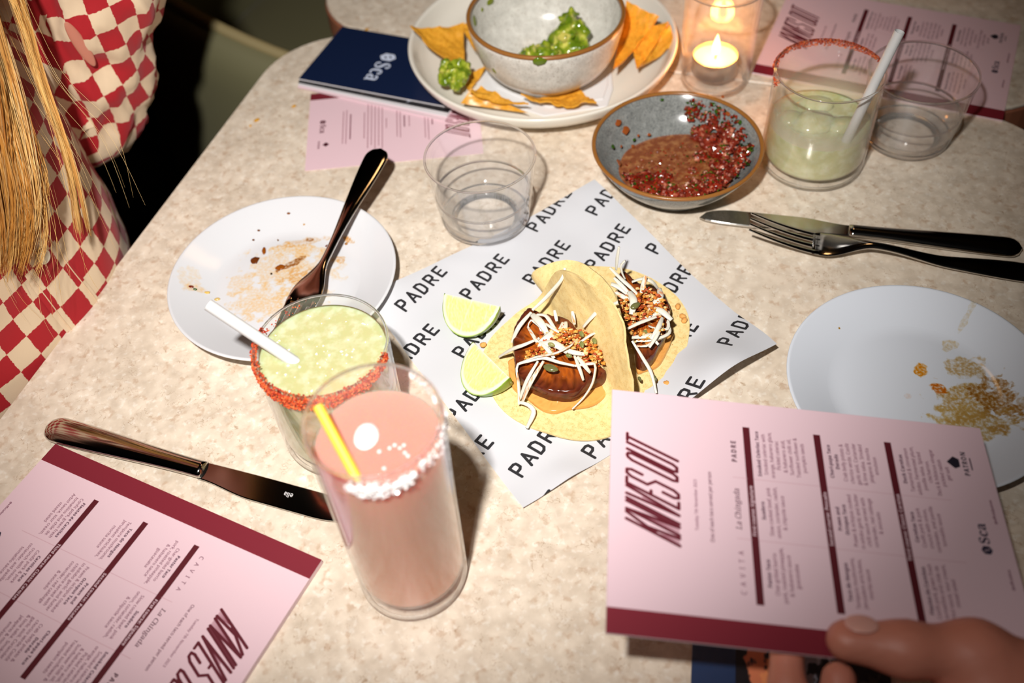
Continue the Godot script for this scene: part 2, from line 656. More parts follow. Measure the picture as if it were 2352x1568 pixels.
func title(im: Image, x: float, y: float, w: float, h: float, slant: float, c: Color) -> void:
	var total := 0.0
	for l in TITLE:
		total += l[1] + 0.36
	var u := w / total
	for l in TITLE:
		var lw: float = l[1] * u
		for s in l[2]:
			var p := PackedVector2Array()
			for i in s.size() / 2:
				p.append(Vector2(x + s[i * 2] * lw + (1.0 - s[i * 2 + 1]) * slant, y + s[i * 2 + 1] * h))
			stroke(im, p, u * 0.36, c)
		if l[0] in "KNV":       # the tall wedges between the strokes fade
			var q := [Vector2(0, 0.5), Vector2(1, 1), Vector2(0, 1)] if l[0] == "K" else [Vector2(0, 0), Vector2(1, 1), Vector2(0.2, 1)] if l[0] == "N" else [Vector2(0.15, 0.3), Vector2(0.85, 0.3), Vector2(0.5, 1)]
			var p := PackedVector2Array()
			for t in q:
				p.append(Vector2(x + t.x * lw + (1.0 - t.y) * slant, y + t.y * h))
			fill_poly(im, p, c, 0.75 if l[0] != "V" else 0.25, 0.2 if l[0] != "V" else 1.0)
		x += lw + 0.36 * u

const DISHES := [
	["Pastor Taco|Char-grilled barrio|pork, roasted pineapple,|& habanero sauce|guacasalsa", "Suadero|Slow cooked beef, pink|onion, coriander, radish,|& chipotle sauce", "Smoked Celeriac Taco|Smoked celeriac with|orange, habanero glaze,|Pickled celeriac|& habanero aioli,|Sunflower chilli oil,|Toasted sunflower &|pumpkin seeds"],
	["Taco de Hongos|Tempura mushrooms,|Jerusalem artichokes,|morita sauce", "*Prawn and|*Octopus Taco|Prawn & octopus cooked|in adobo garlic and butter|chilli sauce served with|coriander, red cabbage|& avocado", "Chori-papa Taco|*Dorado|Crab belly potato &|chorizo verde. Confit|garlic aioli. Coriander|& lime salsa. Smoked|jalapeno & morita|emulsion"],
	["Flautas de Carnitas|Confit pork, green fresh|tomatillos and chile de|Arbol sauce, sour cream,|mixed salad", "Carnitas Taco|Confit pork & pork|crunch with onion,|coriander, and pasilla|tomatillo sauce", "Duck Carnitas|Tamarind & cinnamon|adobo. Fermented plum,|pasilla salsa. Spiced|chicharron.|Duck & hibiscus vinegar|pickled radish|gel salt"]]

func logo(im: Image, x: float, y: float, k: float, c: Color, ground: Color) -> void:   # a round knot and three letters
	stroke(im, PackedVector2Array([Vector2(x - 5 * k, y - 3 * k), Vector2(x, y - 6 * k), Vector2(x + 5 * k, y - 3 * k), Vector2(x + 5 * k, y + 4 * k), Vector2(x, y + 7 * k), Vector2(x - 5 * k, y + 4 * k), Vector2(x - 5 * k, y - 3 * k)]), 4.2 * k, c)
	stroke(im, PackedVector2Array([Vector2(x - 5 * k, y + 4 * k), Vector2(x + 5 * k, y - 3 * k)]), 3.4 * k, c)
	type_line(im, "Sca", x + 11 * k, y + 8 * k, int(23 * k), c, true, 0.0, 0.0, "Droid Serif")

func menu_front() -> Image:   # an A5 page, 7 pixels to the millimetre
	var k := 7.0
	var ink := srgb(92, 12, 30)
	var grey := srgb(104, 50, 72)
	var pink := srgb(230, 198, 206)
	var im := Image.create(1036, 1470, false, Image.FORMAT_RGB8)
	im.fill(pink)
	im.fill_rect(Rect2i(0, 0, int(13.6 * k), 1470), srgb(122, 22, 40))
	title(im, 51 * k, 9 * k, 56 * k, 27.5 * k, 13 * k, ink)
	type_line(im, "Tuesday 7th November 2023", 77 * k, 46.5 * k, 17, grey, false, 0.5)
	type_line(im, "One of each taco served per person", 77 * k, 54.5 * k, 19, srgb(70, 20, 40), false, 0.5)
	type_line(im, "CAVITA", 41 * k, 69 * k, 26, grey, false, 0.5, 17)
	type_line(im, "La Chingada", 77 * k, 69 * k, 30, srgb(60, 16, 34), false, 0.5, 0, "Droid Serif", 0.18)
	type_line(im, "PADRE", 114 * k, 69 * k, 27, srgb(60, 16, 34), true, 0.5, 4)
	var bars := ["First course: Signature", "Second course: Pescado", "Third course: Classic Carnitas"]
	for r in 3:
		var y := (73.5 + 39.6 * r) * k
		im.fill_rect(Rect2i(int(23 * k), int(y), int(108 * k), int(3.9 * k)), srgb(86, 8, 24))
		type_line(im, bars[r], 77 * k, y + 3.0 * k, 20, srgb(236, 214, 220), true, 0.5)
		for q in 3:
			var ly: float = y + 8.6 * k
			var first := true
			for t in DISHES[r][q].split("|"):
				var b: bool = first or t.begins_with("*")
				type_line(im, t.trim_prefix("*"), (41 + 36.5 * q) * k, ly, 20, srgb(62, 22, 46) if b else grey, b, 0.5)
				ly += 3.55 * k
				first = false
	for q in 2:
		im.fill_rect(Rect2i(int((59 + 37.5 * q) * k), int(66 * k), 2, int(8 * k)), srgb(206, 160, 170))
		for r in 3:
			im.fill_rect(Rect2i(int((59 + 37.5 * q) * k), int((77.4 + 39.6 * r) * k), 2, int((35.7 if r < 2 else 27.0) * k)), srgb(206, 160, 170))
	logo(im, 68 * k, 196 * k, 2.3, srgb(28, 26, 52), pink)
	type_line(im, "@officialsca", 52 * k, 205.5 * k, 14, grey, true, 0.5)
	type_line(im, "@officialpatron", 92 * k, 205.5 * k, 14, grey, true, 0.5)
	fill_poly(im, PackedVector2Array([Vector2(118, 190) * k, Vector2(122, 186) * k, Vector2(126, 190) * k, Vector2(124.5, 193) * k, Vector2(119.5, 193) * k]), srgb(30, 24, 40))
	type_line(im, "PATRON", 122 * k, 197.5 * k, 26, srgb(30, 24, 40), true, 0.5, 2)
	im.fill_rect(Rect2i(int(118 * k), int(199 * k), int(8 * k), 5), srgb(60, 40, 60))
	return im

func menu_back() -> Image:    # the other side: one centred column of small print, too far away to read
	var k := 5.0
	var grey := srgb(140, 84, 98)
	var im := Image.create(740, 1050, false, Image.FORMAT_RGB8)
	im.fill(srgb(230, 198, 206))
	im.fill_rect(Rect2i(0, 0, int(13.6 * k), 1050), srgb(112, 18, 34))
	title(im, 50 * k, 14 * k, 56 * k, 28 * k, 13 * k, srgb(110, 24, 44))
	var r := RandomNumberGenerator.new()
	r.seed = 8
	var rows_ := [[58, 22, 1], [63, 78, 0], [67, 70, 0], [86, 20, 0], [92, 22, 1], [97, 62, 0], [101, 56, 0], [114, 18, 0], [119, 96, 0], [123.4, 84, 0], [127.8, 92, 0], [132.2, 78, 0], [136.6, 88, 0], [141, 50, 0], [158, 48, 1], [163, 66, 0], [167, 62, 0]]
	for l in rows_:
		var x: float = (74 - l[1] * 0.5) * k
		while x < (74 + l[1] * 0.5) * k:
			var w := r.randf_range(5, 24)
			stroke(im, PackedVector2Array([Vector2(x, l[0] * k), Vector2(minf(x + w, (74 + l[1] * 0.5) * k), l[0] * k)]), 7.0 if l[2] else 5.0, srgb(90, 26, 44) if l[2] else grey, 0.8)
			x += w + 6
	logo(im, 60 * k, 192 * k, 2.2, srgb(80, 20, 36), Color.WHITE)
	fill_poly(im, PackedVector2Array([Vector2(100, 187) * k, Vector2(104, 183) * k, Vector2(108, 187) * k, Vector2(104, 191) * k]), srgb(70, 16, 32))
	type_line(im, "PATRON", 104 * k, 197 * k, 17, srgb(90, 30, 46), true, 0.5, 1)
	return im

func brochure_cover() -> Image:
	var im := Image.create(740, 1050, false, Image.FORMAT_RGB8)
	im.fill(srgb(20, 32, 62))
	logo(im, 290, 590, 6.4, srgb(206, 216, 236), Color.BLACK)
	return im

func brochure_photo() -> Image:   # navy card with a picture of people, well out of focus
	var im := Image.create(512, 512, false, Image.FORMAT_RGB8)
	im.fill(srgb(36, 56, 92))
	var r := RandomNumberGenerator.new()
	r.seed = 4
	im.fill_rect(Rect2i(115, 0, 397, 512), srgb(22, 20, 24))
	var l := [[175, 130, 38, 200, srgb(226, 132, 92)], [178, 60, 50, 20, srgb(60, 60, 66)], [330, 130, 150, 55, srgb(186, 192, 204)], [260, 210, 60, 60, srgb(140, 140, 150)], [420, 90, 60, 24, srgb(196, 196, 206)], [300, 60, 40, 14, srgb(120, 130, 130)], [210, 260, 26, 120, srgb(240, 150, 96)], [420, 260, 90, 70, srgb(60, 50, 48)]]
	var nz := fnl(12, 0.02, 3)
	for s in l:
		for y in 512:
			for x in 512:
				var w: float = 1.0 - Vector2((x - s[0]) / (s[2] * 1.0), (y - s[1]) / (s[3] * 1.0)).length() + nz.get_noise_2d(x, y) * 0.8
				if w > 0.0:
					im.set_pixel(x, y, im.get_pixel(x, y).lerp(s[4], clampf(w * 5.0, 0, 1)))
	return im

const WORD := [["P", [0, 1, 0, 0, 0.55, 0, 0.78, 0.1, 0.8, 0.28, 0.78, 0.46, 0.55, 0.56, 0, 0.56]], ["A", [0, 1, 0.45, 0, 0.9, 1]], ["D", [0, 0, 0, 1, 0.45, 1, 0.75, 0.85, 0.8, 0.5, 0.75, 0.15, 0.45, 0, 0, 0]], ["R", [0, 1, 0, 0, 0.55, 0, 0.78, 0.1, 0.8, 0.28, 0.78, 0.46, 0.55, 0.56, 0, 0.56]], ["E", [0.75, 0, 0, 0, 0, 1, 0.75, 1]]]

func wrap_print() -> Image:   # greaseproof sheet 0.34 m across, the word printed in staggered rows
	var n := 2048
	var px := n / 0.34
	var im := Image.create(n, n, false, Image.FORMAT_RGB8)
	im.fill(srgb(208, 209, 213))
	var h := 0.0098 * px
	var wd := h * 0.62
	var tile := Image.create(int(0.054 * px), int(h * 1.5), false, Image.FORMAT_RGB8)
	tile.fill(srgb(208, 209, 213))
	var ink := srgb(36, 36, 40)
	var x := h * 0.2
	for l in WORD:
		var p := PackedVector2Array()
		for i in l[1].size() / 2:
			p.append(Vector2(x + l[1][i * 2] * wd * 1.15, h * 0.22 + l[1][i * 2 + 1] * h))
		stroke(tile, p, h * 0.2, ink)
		if l[0] == "A": stroke(tile, PackedVector2Array([Vector2(x + wd * 0.24, h * 0.92), Vector2(x + wd * 0.8, h * 0.92)]), h * 0.15, ink)
		if l[0] == "R": stroke(tile, PackedVector2Array([Vector2(x + wd * 0.5, h * 0.78), Vector2(x + wd * 0.95, h * 1.22)]), h * 0.17, ink)
		if l[0] == "E": stroke(tile, PackedVector2Array([Vector2(x, h * 0.72), Vector2(x + wd * 0.75, h * 0.72)]), h * 0.16, ink)
		x += wd * 1.15 + h * 0.36
	# u runs along the words from 0.20 m, v across the rows from -0.44 m
	for r in 10:
		for c in 6:
			var d := 0.332 + r * 0.0375 + c * 0.0845 - 0.0845 * 4
			var q := -0.379 + r * 0.0302
			var o := Vector2((d - 0.004 - 0.20) * px, (q - 0.005 + 0.44) * px)
			if o.x > -tile.get_width() and o.x < n:
				im.blit_rect(tile, Rect2i(0, 0, tile.get_width(), tile.get_height()), Vector2i(o))
	return im

func toasted(base: Color, spot: Color, dark: Color, seed_: int) -> Image:   # tortilla: mottled, with scorched freckles
	var a := noise_bytes(512, fnl(seed_, 0.02, 4))
	var b := noise_bytes(512, fnl(seed_ + 1, 0.06, 3))
	var c := noise_bytes(512, fnl(seed_ + 2, 0.14, 2))
	return mapped(512, [a, b, c], func(q):
		var k := base.lerp(spot, clampf((q[0] - 120) * 0.012, 0.0, 1.0) * 0.6 + clampf((q[1] - 150) * 0.02, 0.0, 1.0) * 0.35)
		return k.lerp(dark, clampf((q[2] - 196) * 0.05, 0.0, 1.0) * clampf((q[0] - 100) * 0.02, 0.0, 1.0)))

func textured(im: Image, rough := 0.5, tri := 0.0) -> StandardMaterial3D:
	var m := mat(Color.WHITE, rough)
	m.albedo_texture = tex(im)
	if tri > 0.0:
		m.uv1_triplanar = true
		m.uv1_world_triplanar = true
		m.uv1_scale = Vector3.ONE / tri
	return m

func glass() -> StandardMaterial3D:
	var m := mat(Color(1, 1, 1, 0.0), 0.0)
	m.transparency = BaseMaterial3D.TRANSPARENCY_ALPHA
	m.refraction_enabled = true
	m.refraction_scale = 0.05
	return m

func materials() -> void:
	M.laminate = textured(laminate(), 0.36, 0.34)
	M.laminate.heightmap_enabled = false
	M.edge = mat(srgb(150, 92, 66), 0.5)
	M.black = mat(srgb(16, 16, 17), 0.5)
	M.iron = mat(srgb(24, 24, 25), 0.45, 0.6)
	M.floor = mat(srgb(30, 38, 42), 0.35)
	M.grout = mat(srgb(9, 11, 12), 0.9)
	M.wall = mat(srgb(34, 29, 26), 0.9)
	M.ceiling = mat(srgb(40, 36, 33), 0.95)
	M.olive = mat(srgb(112, 108, 76), 0.8)
	M.olive.rim_enabled = true
	M.olive.rim = 0.4
	M.piping = mat(srgb(150, 134, 92), 0.75)
	M.porcelain = mat(srgb(232, 233, 236), 0.12)
	M.cream_glaze = mat(srgb(232, 227, 214), 0.2)
	M.stone = textured(speckled(srgb(214, 211, 202), srgb(120, 96, 78), 700, 3), 0.22, 0.06)
	M.grey_stone = textured(speckled(srgb(136, 138, 134), srgb(46, 50, 54), 2600, 5), 0.16, 0.05)
	M.rim_brown = mat(srgb(150, 98, 44), 0.28)
	M.steel = mat(srgb(206, 202, 196), 0.1, 1.0)
	M.satin_steel = mat(srgb(190, 188, 184), 0.22, 1.0)
	M.glass = glass()
	M.water = glass()
	M.water.refraction_scale = 0.033
	M.pane = mat(Color(1, 1, 1, 0.03), 0.05)
	M.pane.transparency = BaseMaterial3D.TRANSPARENCY_ALPHA
	M.menu = textured(menu_front(), 0.62)
	M.menu_back = textured(menu_back(), 0.62)
	M.pink_card = mat(srgb(226, 200, 206), 0.7)
	M.white_card = mat(srgb(216, 214, 216), 0.7)
	M.wrap = textured(wrap_print(), 0.55)
	M.cover = textured(brochure_cover(), 0.3)
	M.photo = textured(brochure_photo(), 0.3)
	M.check = textured(gingham(), 0.85)
	M.check.rim_enabled = true
	M.check.rim = 0.25
	M.button = mat(srgb(236, 226, 200), 0.25)
	M.thread = mat(srgb(226, 196, 160), 0.8)
	M.skin = mat(srgb(200, 126, 104), 0.5)
	M.skin.subsurf_scatter_enabled = true
	M.skin.subsurf_scatter_strength = 0.12
	M.nail = mat(srgb(222, 164, 150), 0.25)
	M.hair = vmat(0.38)
	M.tortilla = textured(toasted(srgb(236, 212, 150), srgb(224, 188, 116), srgb(120, 66, 30), 11), 0.7, 0.05)
	M.chip = textured(toasted(srgb(226, 164, 52), srgb(196, 122, 22), srgb(120, 60, 8), 15), 0.36, 0.035)
	M.napkin = mat(srgb(228, 228, 228), 0.85)
	M.straw = mat(srgb(212, 212, 210), 0.55)
	M.yellow_straw = mat(srgb(238, 200, 66), 0.5)
	M.wax = mat(srgb(255, 226, 180), 0.5)
	M.wax.subsurf_scatter_enabled = true
	M.wax.subsurf_scatter_strength = 0.6
	M.tin = mat(srgb(170, 166, 160), 0.3, 1.0)
	M.veg = vmat(0.28)
	M.wet = vmat(0.14)
	M.dry = vmat(0.7)

const SHREDS_A := [
	[399,520,-4738, 367,450,-4694, 256,300,-4682, 157,260,-4616],
	[148,260,-4596, 56,240,-4492, -2,140,-4445],
	[183,300,-4536, 241,310,-4510, 279,300,-4434, 305,270,-4398],
	[154,270,-4566, 206,300,-4452, 237,270,-4386],
	[200,260,-4398, 197,280,-4441, 142,280,-4508, 115,260,-4468],
	[115,260,-4468, 164,290,-4308, 216,250,-4239],
	[189,270,-4352, 81,270,-4305, -2,200,-4334, -98,70,-4384],
	[26,240,-4173, 152,310,-4158, 270,320,-4165, 368,330,-4203, 412,300,-4271],
	[14,220,-4115, 25,250,-4155, 92,280,-4152, 195,300,-4152, 293,300,-4104, 391,280,-4081],
	[390,300,-4065, 520,300,-4069, 525,280,-4048, 497,200,-3985, 433,120,-3935, 354,80,-3882],
	[157,300,-4128, 98,270,-4047, 57,200,-4015, 21,90,-3993],
	[193,300,-4124, 126,280,-4027, 77,200,-3994, 33,80,-3971],
	[14,220,-4115, 20,150,-4048, 10,80,-3955],
	[19,90,-3965, 68,100,-3934, 101,90,-3893, 90,70,-3855, 47,60,-3777],
	[700,580,-4330, 593,460,-4384, 534,400,-4376, 482,320,-4373],
	[304,340,-4526, 312,300,-4460],
	[420,360,-4485, 427,300,-4417],
	[398,310,-4140, 422,300,-4025, 439,240,-3988],
	[418,310,-4129, 460,300,-4048, 487,260,-4031],
	[235,310,-4440, 275,320,-4387, 317,300,-4360],
]
const SHREDS_B := [
	[789,500,-4914, 776,400,-4899, 770,300,-4891],
	[828,400,-4873, 802,360,-4877, 808,300,-4857, 827,260,-4835],
	[727,330,-4887, 792,310,-4791, 846,290,-4727, 893,270,-4664],
	[718,300,-4761, 778,280,-4735, 841,250,-4679],
	[745,310,-4806, 791,300,-4733, 846,260,-4670],
	[875,240,-4820, 943,270,-4812, 1009,260,-4784, 1074,140,-4794],
	[962,320,-4790, 918,260,-4690],
	[771,300,-4339, 856,310,-4374, 978,300,-4423],
	[1065,240,-4440, 1043,250,-4352, 957,260,-4362, 930,240,-4401],
	[824,240,-4279, 929,250,-4268, 1053,240,-4324, 1060,220,-4440],
	[828,220,-4252, 885,230,-4237, 930,230,-4267, 1047,220,-4324],
	[792,280,-4249, 847,220,-4154, 895,160,-4061, 912,100,-3939],
	[736,300,-4683, 798,290,-4628, 847,260,-4632],
]
const SLAB_A := [137,-4726, 77,-4659, 24,-4562, 3,-4422, 6,-4284, 8,-4159, 65,-4078, 149,-4013, 232,-3965, 376,-3950, 502,-4030, 596,-4076, 587,-4124, 541,-4167, 485,-4270, 503,-4426, 412,-4579, 293,-4634, 218,-4664]
const SAUCE_A := [1,-4373, -34,-4308, -33,-4202, -16,-4114, 32,-4062, 73,-4016, 127,-3950, 181,-3904, 253,-3887, 342,-3909, 445,-3912, 521,-3936, 595,-4001, 621,-4092, 606,-4209, 561,-4272, 356,-4494]
const SLAB_B := [782,-4897, 834,-5010, 905,-4902, 968,-4845, 1046,-4797, 1097,-4713, 1114,-4626, 1098,-4534, 1049,-4384, 993,-4292, 940,-4210, 879,-4169, 833,-4169, 819,-4214, 825,-4346, 808,-4466, 788,-4673]
const SAUCE_B := [902,-4480, 1103,-4475, 1091,-4403, 1049,-4318, 993,-4227, 939,-4185, 883,-4174, 827,-4158, 822,-4220, 848,-4394]
const SEEDS_A := [
	[190,280,-4094, 283,280,-4047],
	[340,310,-4147, 382,310,-4123],
	[233,320,-4246, 279,320,-4221],
	[454,330,-4319, 470,330,-4268],
	[540,280,-4294, 547,280,-4235],
	[571,200,-4212, 608,200,-4179],
	[453,310,-4249, 458,310,-4191],
]
const SEEDS_B := [
	[817,310,-4501, 887,310,-4543],
	[863,270,-4298, 911,270,-4332],
	[906,110,-4075, 924,110,-4022],
	[812,110,-4068, 827,110,-4033],
]
const CRUMB_A := [200,-4391, 278,-4422, 426,-4405, 503,-4357, 555,-4234, 601,-4133, 572,-4080, 469,-4129, 336,-4258, 215,-4214, 114,-4245, 73,-4192, 123,-4167]
const CRUMB_B := [752,-4643, 855,-4687, 933,-4745, 1017,-4659, 1072,-4568, 1060,-4459, 957,-4452, 872,-4426, 776,-4419, 817,-4325, 1011,-4365, 1014,-4302, 901,-4262, 810,-4281]
const NUTS := [1195,-4728, 1213,-4631, 1217,-4592, 1004,-4049]
const NUTSA := [-202,-4527]
const CHIPS := [
	[-675,420,-7925, -197,320,-8095, -219,200,-7542],
	[-212,340,-8065, -109,340,-8156, -49,260,-7601],
	[-243,180,-7562, -18,200,-7632, -192,140,-7365],
	[-256,200,-7103, -163,300,-7167, 315,160,-6937],
	[-179,320,-7074, -80,300,-7186, 298,220,-6925],
	[246,220,-7017, 876,200,-6913, 736,140,-7257],
	[1265,480,-7976, 1530,400,-7811, 1049,180,-7283],
	[1279,340,-7766, 1622,360,-7792, 1274,200,-7324],
	[1632,340,-7822, 1665,260,-7640, 1312,160,-7416],
]

# ---------------------------------------------------------------- the scene
func _ready() -> void:
	rng.seed = 77
	# camera: a 35 mm lens held over the near end of the table
	var cam := Camera3D.new()
	cam.name = "camera"
	add_child(cam)
	cam.keep_aspect = Camera3D.KEEP_HEIGHT
	var lens := CameraAttributesPhysical.new()
	lens.frustum_focal_length = 35.2
	lens.frustum_focus_distance = 0.665
	lens.exposure_aperture = 4.5
	cam.attributes = lens
	cam.fov = 37.64
	cam.near = 0.02
	cam.far = 60.0
	cam.transform = Transform3D(Basis(Vector3(0.99634546, -0.05542385, 0.06499163), Vector3(0.08541496, 0.64650621, -0.75811214), Vector3(0, 0.76089285, 0.64887755)), at(0, 0.5361, 0))
	cam.current = true
	# the air of a dark room
	var env := Environment.new()
	env.background_mode = Environment.BG_COLOR
	env.background_color = Color(0.01, 0.009, 0.008)
	env.tonemap_mode = Environment.TONE_MAPPER_LINEAR
	env.tonemap_exposure = 1.0
	env.sdfgi_enabled = true
	env.ssao_enabled = true
	env.ssil_enabled = true
	var we := WorldEnvironment.new()
	we.name = "world"
	we.environment = env
	add_child(we)
	# the camera's flash, a hand's width up and left of the lens, its beam fading to the right
	var flash := SpotLight3D.new()
	flash.name = "camera_flash"
	flash.light_color = Color(1.0, 0.985, 0.97)
	flash.light_energy = 1.06
	flash.light_size = 0.016
	flash.spot_range = 12.0
	flash.spot_attenuation = 2.0
	flash.spot_angle = 31.0
	flash.spot_angle_attenuation = 1.0
	flash.shadow_enabled = true
	add_child(flash)
	flash.look_at_from_position(at(-0.09, 0.72, -0.03), at(-0.055, 0.0, -0.61), Vector3.UP)
	# what spills round the beam: a second unseen spot, lighting the hand and corners
	var spill := SpotLight3D.new()
	spill.name = "camera_flash_spill"
	spill.light_color = flash.light_color
	spill.light_energy = 0.15
	spill.light_size = 0.016
	spill.spot_range = 12.0
	spill.spot_attenuation = 2.0
	spill.spot_angle = 75.0
	spill.spot_angle_attenuation = 1.0
	spill.shadow_enabled = true
	add_child(spill)
	spill.transform = flash.transform
	materials()
	room()
	tables()
	chairs()
	print_matter()
	plates()
	glasses()
	cutlery()
	tacos()
	limes()
	sharing_plate()
	salsa_bowl()
	candle()
	left_person()
	menu_holder()
	crumbs()

func room() -> void:
	struct("floor", box(Vector3(9, 0.1, 9), Vector3(0, -0.062, -1.2)), M.grout)
	var fl := get_node("floor")
	var tile := box(Vector3(0.446, 0.012, 0.446), Vector3.ZERO, 0.002)
	for i in range(-4, 4):
		for j in range(-1, 6):
			var o := part("floor_tile", tile, M.floor, fl)
			o.transform = Transform3D(Basis(Vector3.UP, -0.36), RIGHT * (i * 0.45 - 0.3) + AWAY * (j * 0.45 + 0.1) + Vector3(0, -0.006, 0))
	struct("ceiling", box(Vector3(9, 0.1, 9), Vector3(0, 2.95, -1.2)), M.ceiling)
	struct("wall_north", box(Vector3(9, 3.02, 0.12), Vector3(0, 1.4, -5.64)), M.wall)
	struct("wall_south", box(Vector3(9, 3.02, 0.12), Vector3(0, 1.4, 3.24)), M.wall)
	struct("wall_west", box(Vector3(0.12, 3.02, 9), Vector3(-4.44, 1.4, -1.2)), M.wall)
	struct("wall_east", box(Vector3(0.12, 3.02, 9), Vector3(4.44, 1.4, -1.2)), M.wall)
	# unseen ceiling lamp, placed to lift the shadows with dim warm light
	var lamp := thing("unseen_ceiling_lamp", "unseen round ceiling lamp above the tables, its dim warm glow lifting the shadows", "lamp", Transform3D(Basis(), Vector3(0.6, 2.9, -1.6)))
	part("base", lathed(rounded([[0, 0], [0.17, 0], [0.17, -0.05, 0.01], [0.0, -0.05]].map(func(p): return [p[0], -p[1] - 0.05] + p.slice(2)))), M.iron, lamp)
	var dm := mat(srgb(255, 214, 160), 0.6)
	dm.emission_enabled = true
	dm.emission = srgb(255, 190, 120)
	dm.emission_energy_multiplier = 0.5
	part("diffuser", lathed(PackedVector2Array([Vector2(0, -0.085), Vector2(0.09, -0.08), Vector2(0.145, -0.065), Vector2(0.155, -0.05), Vector2(0, -0.05)])), dm, lamp)
	var ol := AreaLight3D.new()
	ol.name = "unseen_ceiling_glow"
	ol.area_size = Vector2(0.3, 0.3)
	ol.light_color = srgb(255, 196, 130)
	ol.light_energy = 0.12
	ol.area_range = 12.0
	ol.area_attenuation = 2.0
	ol.shadow_enabled = true
	ol.transform = Transform3D(Basis(Vector3.RIGHT, -PI / 2), Vector3(0.6, 2.80, -1.6))
	add_child(ol)

# a rounded rectangle in the tables' own axes
func rounded_top(a0: float, a1: float, b0: float, b1: float, r: float) -> PackedVector2Array:
	var o := PackedVector2Array()
	for c in [[a1 - r, b1 - r, 0], [a0 + r, b1 - r, 1], [a0 + r, b0 + r, 2], [a1 - r, b0 + r, 3]]:
		for k in 13:
			var th: float = (c[2] + k / 12.0) * PI / 2
			var p: Vector3 = RIGHT * (c[0] + r * cos(th)) + AWAY * (c[1] + r * sin(th))
			o.append(Vector2(p.x, p.z))
	return o

func table(called: String, label: String, b0: float, b1: float) -> void:
	var a0 := -0.482
	var a1 := 0.215
	var mid := RIGHT * ((a0 + a1) / 2) + AWAY * ((b0 + b1) / 2)
	var t := thing(called, label, "table", Transform3D(Basis(), mid), "square cafe tables pushed together")
	var g := Geo.new()
	g.xf = Transform3D(Basis(), -mid)
	g.prism(rounded_top(a0, a1, b0, b1, 0.082), TOP - 0.004, TOP, 0.0012)
	part("table_top", g.mesh(), M.laminate, t)
	g = Geo.new()
	g.xf = Transform3D(Basis(), -mid)
	g.prism(rounded_top(a0 - 0.0014, a1 + 0.0009, b0 - 0.0009, b1 + 0.0009, 0.082), TOP - 0.03, TOP - 0.0042, 0.001)
	part("edge_band", g.mesh(), M.edge, t)
	part("pedestal", lathed(rounded([[0, 0.03], [0.032, 0.03], [0.032, 0.70], [0.10, 0.72, 0.01], [0, 0.72]])), M.iron, t)
	part("foot", lathed(rounded([[0, 0], [0.22, 0], [0.22, 0.012, 0.004], [0.04, 0.03, 0.01], [0, 0.03]])), M.iron, t)

func tables() -> void:
	table("dining_table", "cream speckled laminate table with rounded corners under the tacos and drinks", -0.03, 0.7665)
	table("dining_table", "second cream laminate table beyond the first, under the far edge of the big plate", 0.7685, 1.565)

func tub_chair(called: String, label: String, where: Vector3, turn_: float, cloth: Material, pipe: Material, group := "") -> void:
	var t := thing(called, label, "chair", Transform3D(Basis(Vector3.UP, turn_), where), group)
	# seat: a plump rounded cushion; +x is the front
	var g := Geo.new()
	g.grid(64, 14, func(u, v):
		var th: float = -TAU * u
		var pr := [Vector2(0.02, 0.40), Vector2(0.215, 0.40), Vector2(0.24, 0.415), Vector2(0.248, 0.44), Vector2(0.24, 0.468), Vector2(0.2, 0.482), Vector2(0.0, 0.486)]
		var k: float = v * 6.0
		var i := mini(int(k), 5)
		var q: Vector2 = pr[i].lerp(pr[i + 1], k - i)
		var c := cos(th)
		var s := sin(th)
		var w := pow(pow(absf(c), 3.0) + pow(absf(s), 3.0), -1.0 / 3.0)
		return Vector3(c * w * q.x, q.y, s * w * q.x))
	part("seat", g.mesh(), cloth, t)
	g = Geo.new()
	var shell := func(rad: float, u: float, h: float):
		var th: float = lerpf(deg_to_rad(62), deg_to_rad(298), u)
		return Vector3(cos(th) * rad * 1.02, h, sin(th) * rad * 1.05)
	var hh := func(u): return 0.60 + 0.17 * pow(sin(PI * clampf(u, 0.0, 1.0)), 0.8)
	g.grid(60, 28, func(u, v):
		var top: float = hh.call(u)
		var k: float = v * 4.0
		if k < 1.5: return shell.call(0.305 - 0.01 * cos(k * PI / 1.5), u, lerpf(0.36, top, k / 1.5))
		if k < 2.0:
			var a: float = (k - 1.5) * 2.0 * PI
			return shell.call(0.29 + 0.02 * cos(a), u, top + 0.02 * sin(a))
		if k < 3.5: return shell.call(0.27, u, lerpf(top, 0.36, (k - 2.0) / 1.5))
		return shell.call(lerpf(0.27, 0.295, (k - 3.5) * 2.0), u, 0.36), true)
	part("back_shell", g.mesh(), cloth, t)
	var line := PackedVector3Array()
	for i in 50:
		line.append(shell.call(0.312, i / 49.0, 0.37))
	part("piping", tubed(line, 0.009, 8), pipe, t)
	line = PackedVector3Array()
	for i in 50:
		line.append(shell.call(0.29, i / 49.0, hh.call(i / 49.0) + 0.02))
	part("piping", tubed(line, 0.007, 8), pipe, t)
	for k in 4:
		var c := Vector3(0.19 if k % 2 else -0.19, 0, 0.19 if k < 2 else -0.19)
		var l := Geo.new()
		l.tube(PackedVector3Array([c * 1.15, c + Vector3(0, 0.37, 0)]), PackedFloat32Array([0.011, 0.018]), PackedFloat32Array([0.011, 0.018]), 10)
		part("leg", l.mesh(), M.iron, t)

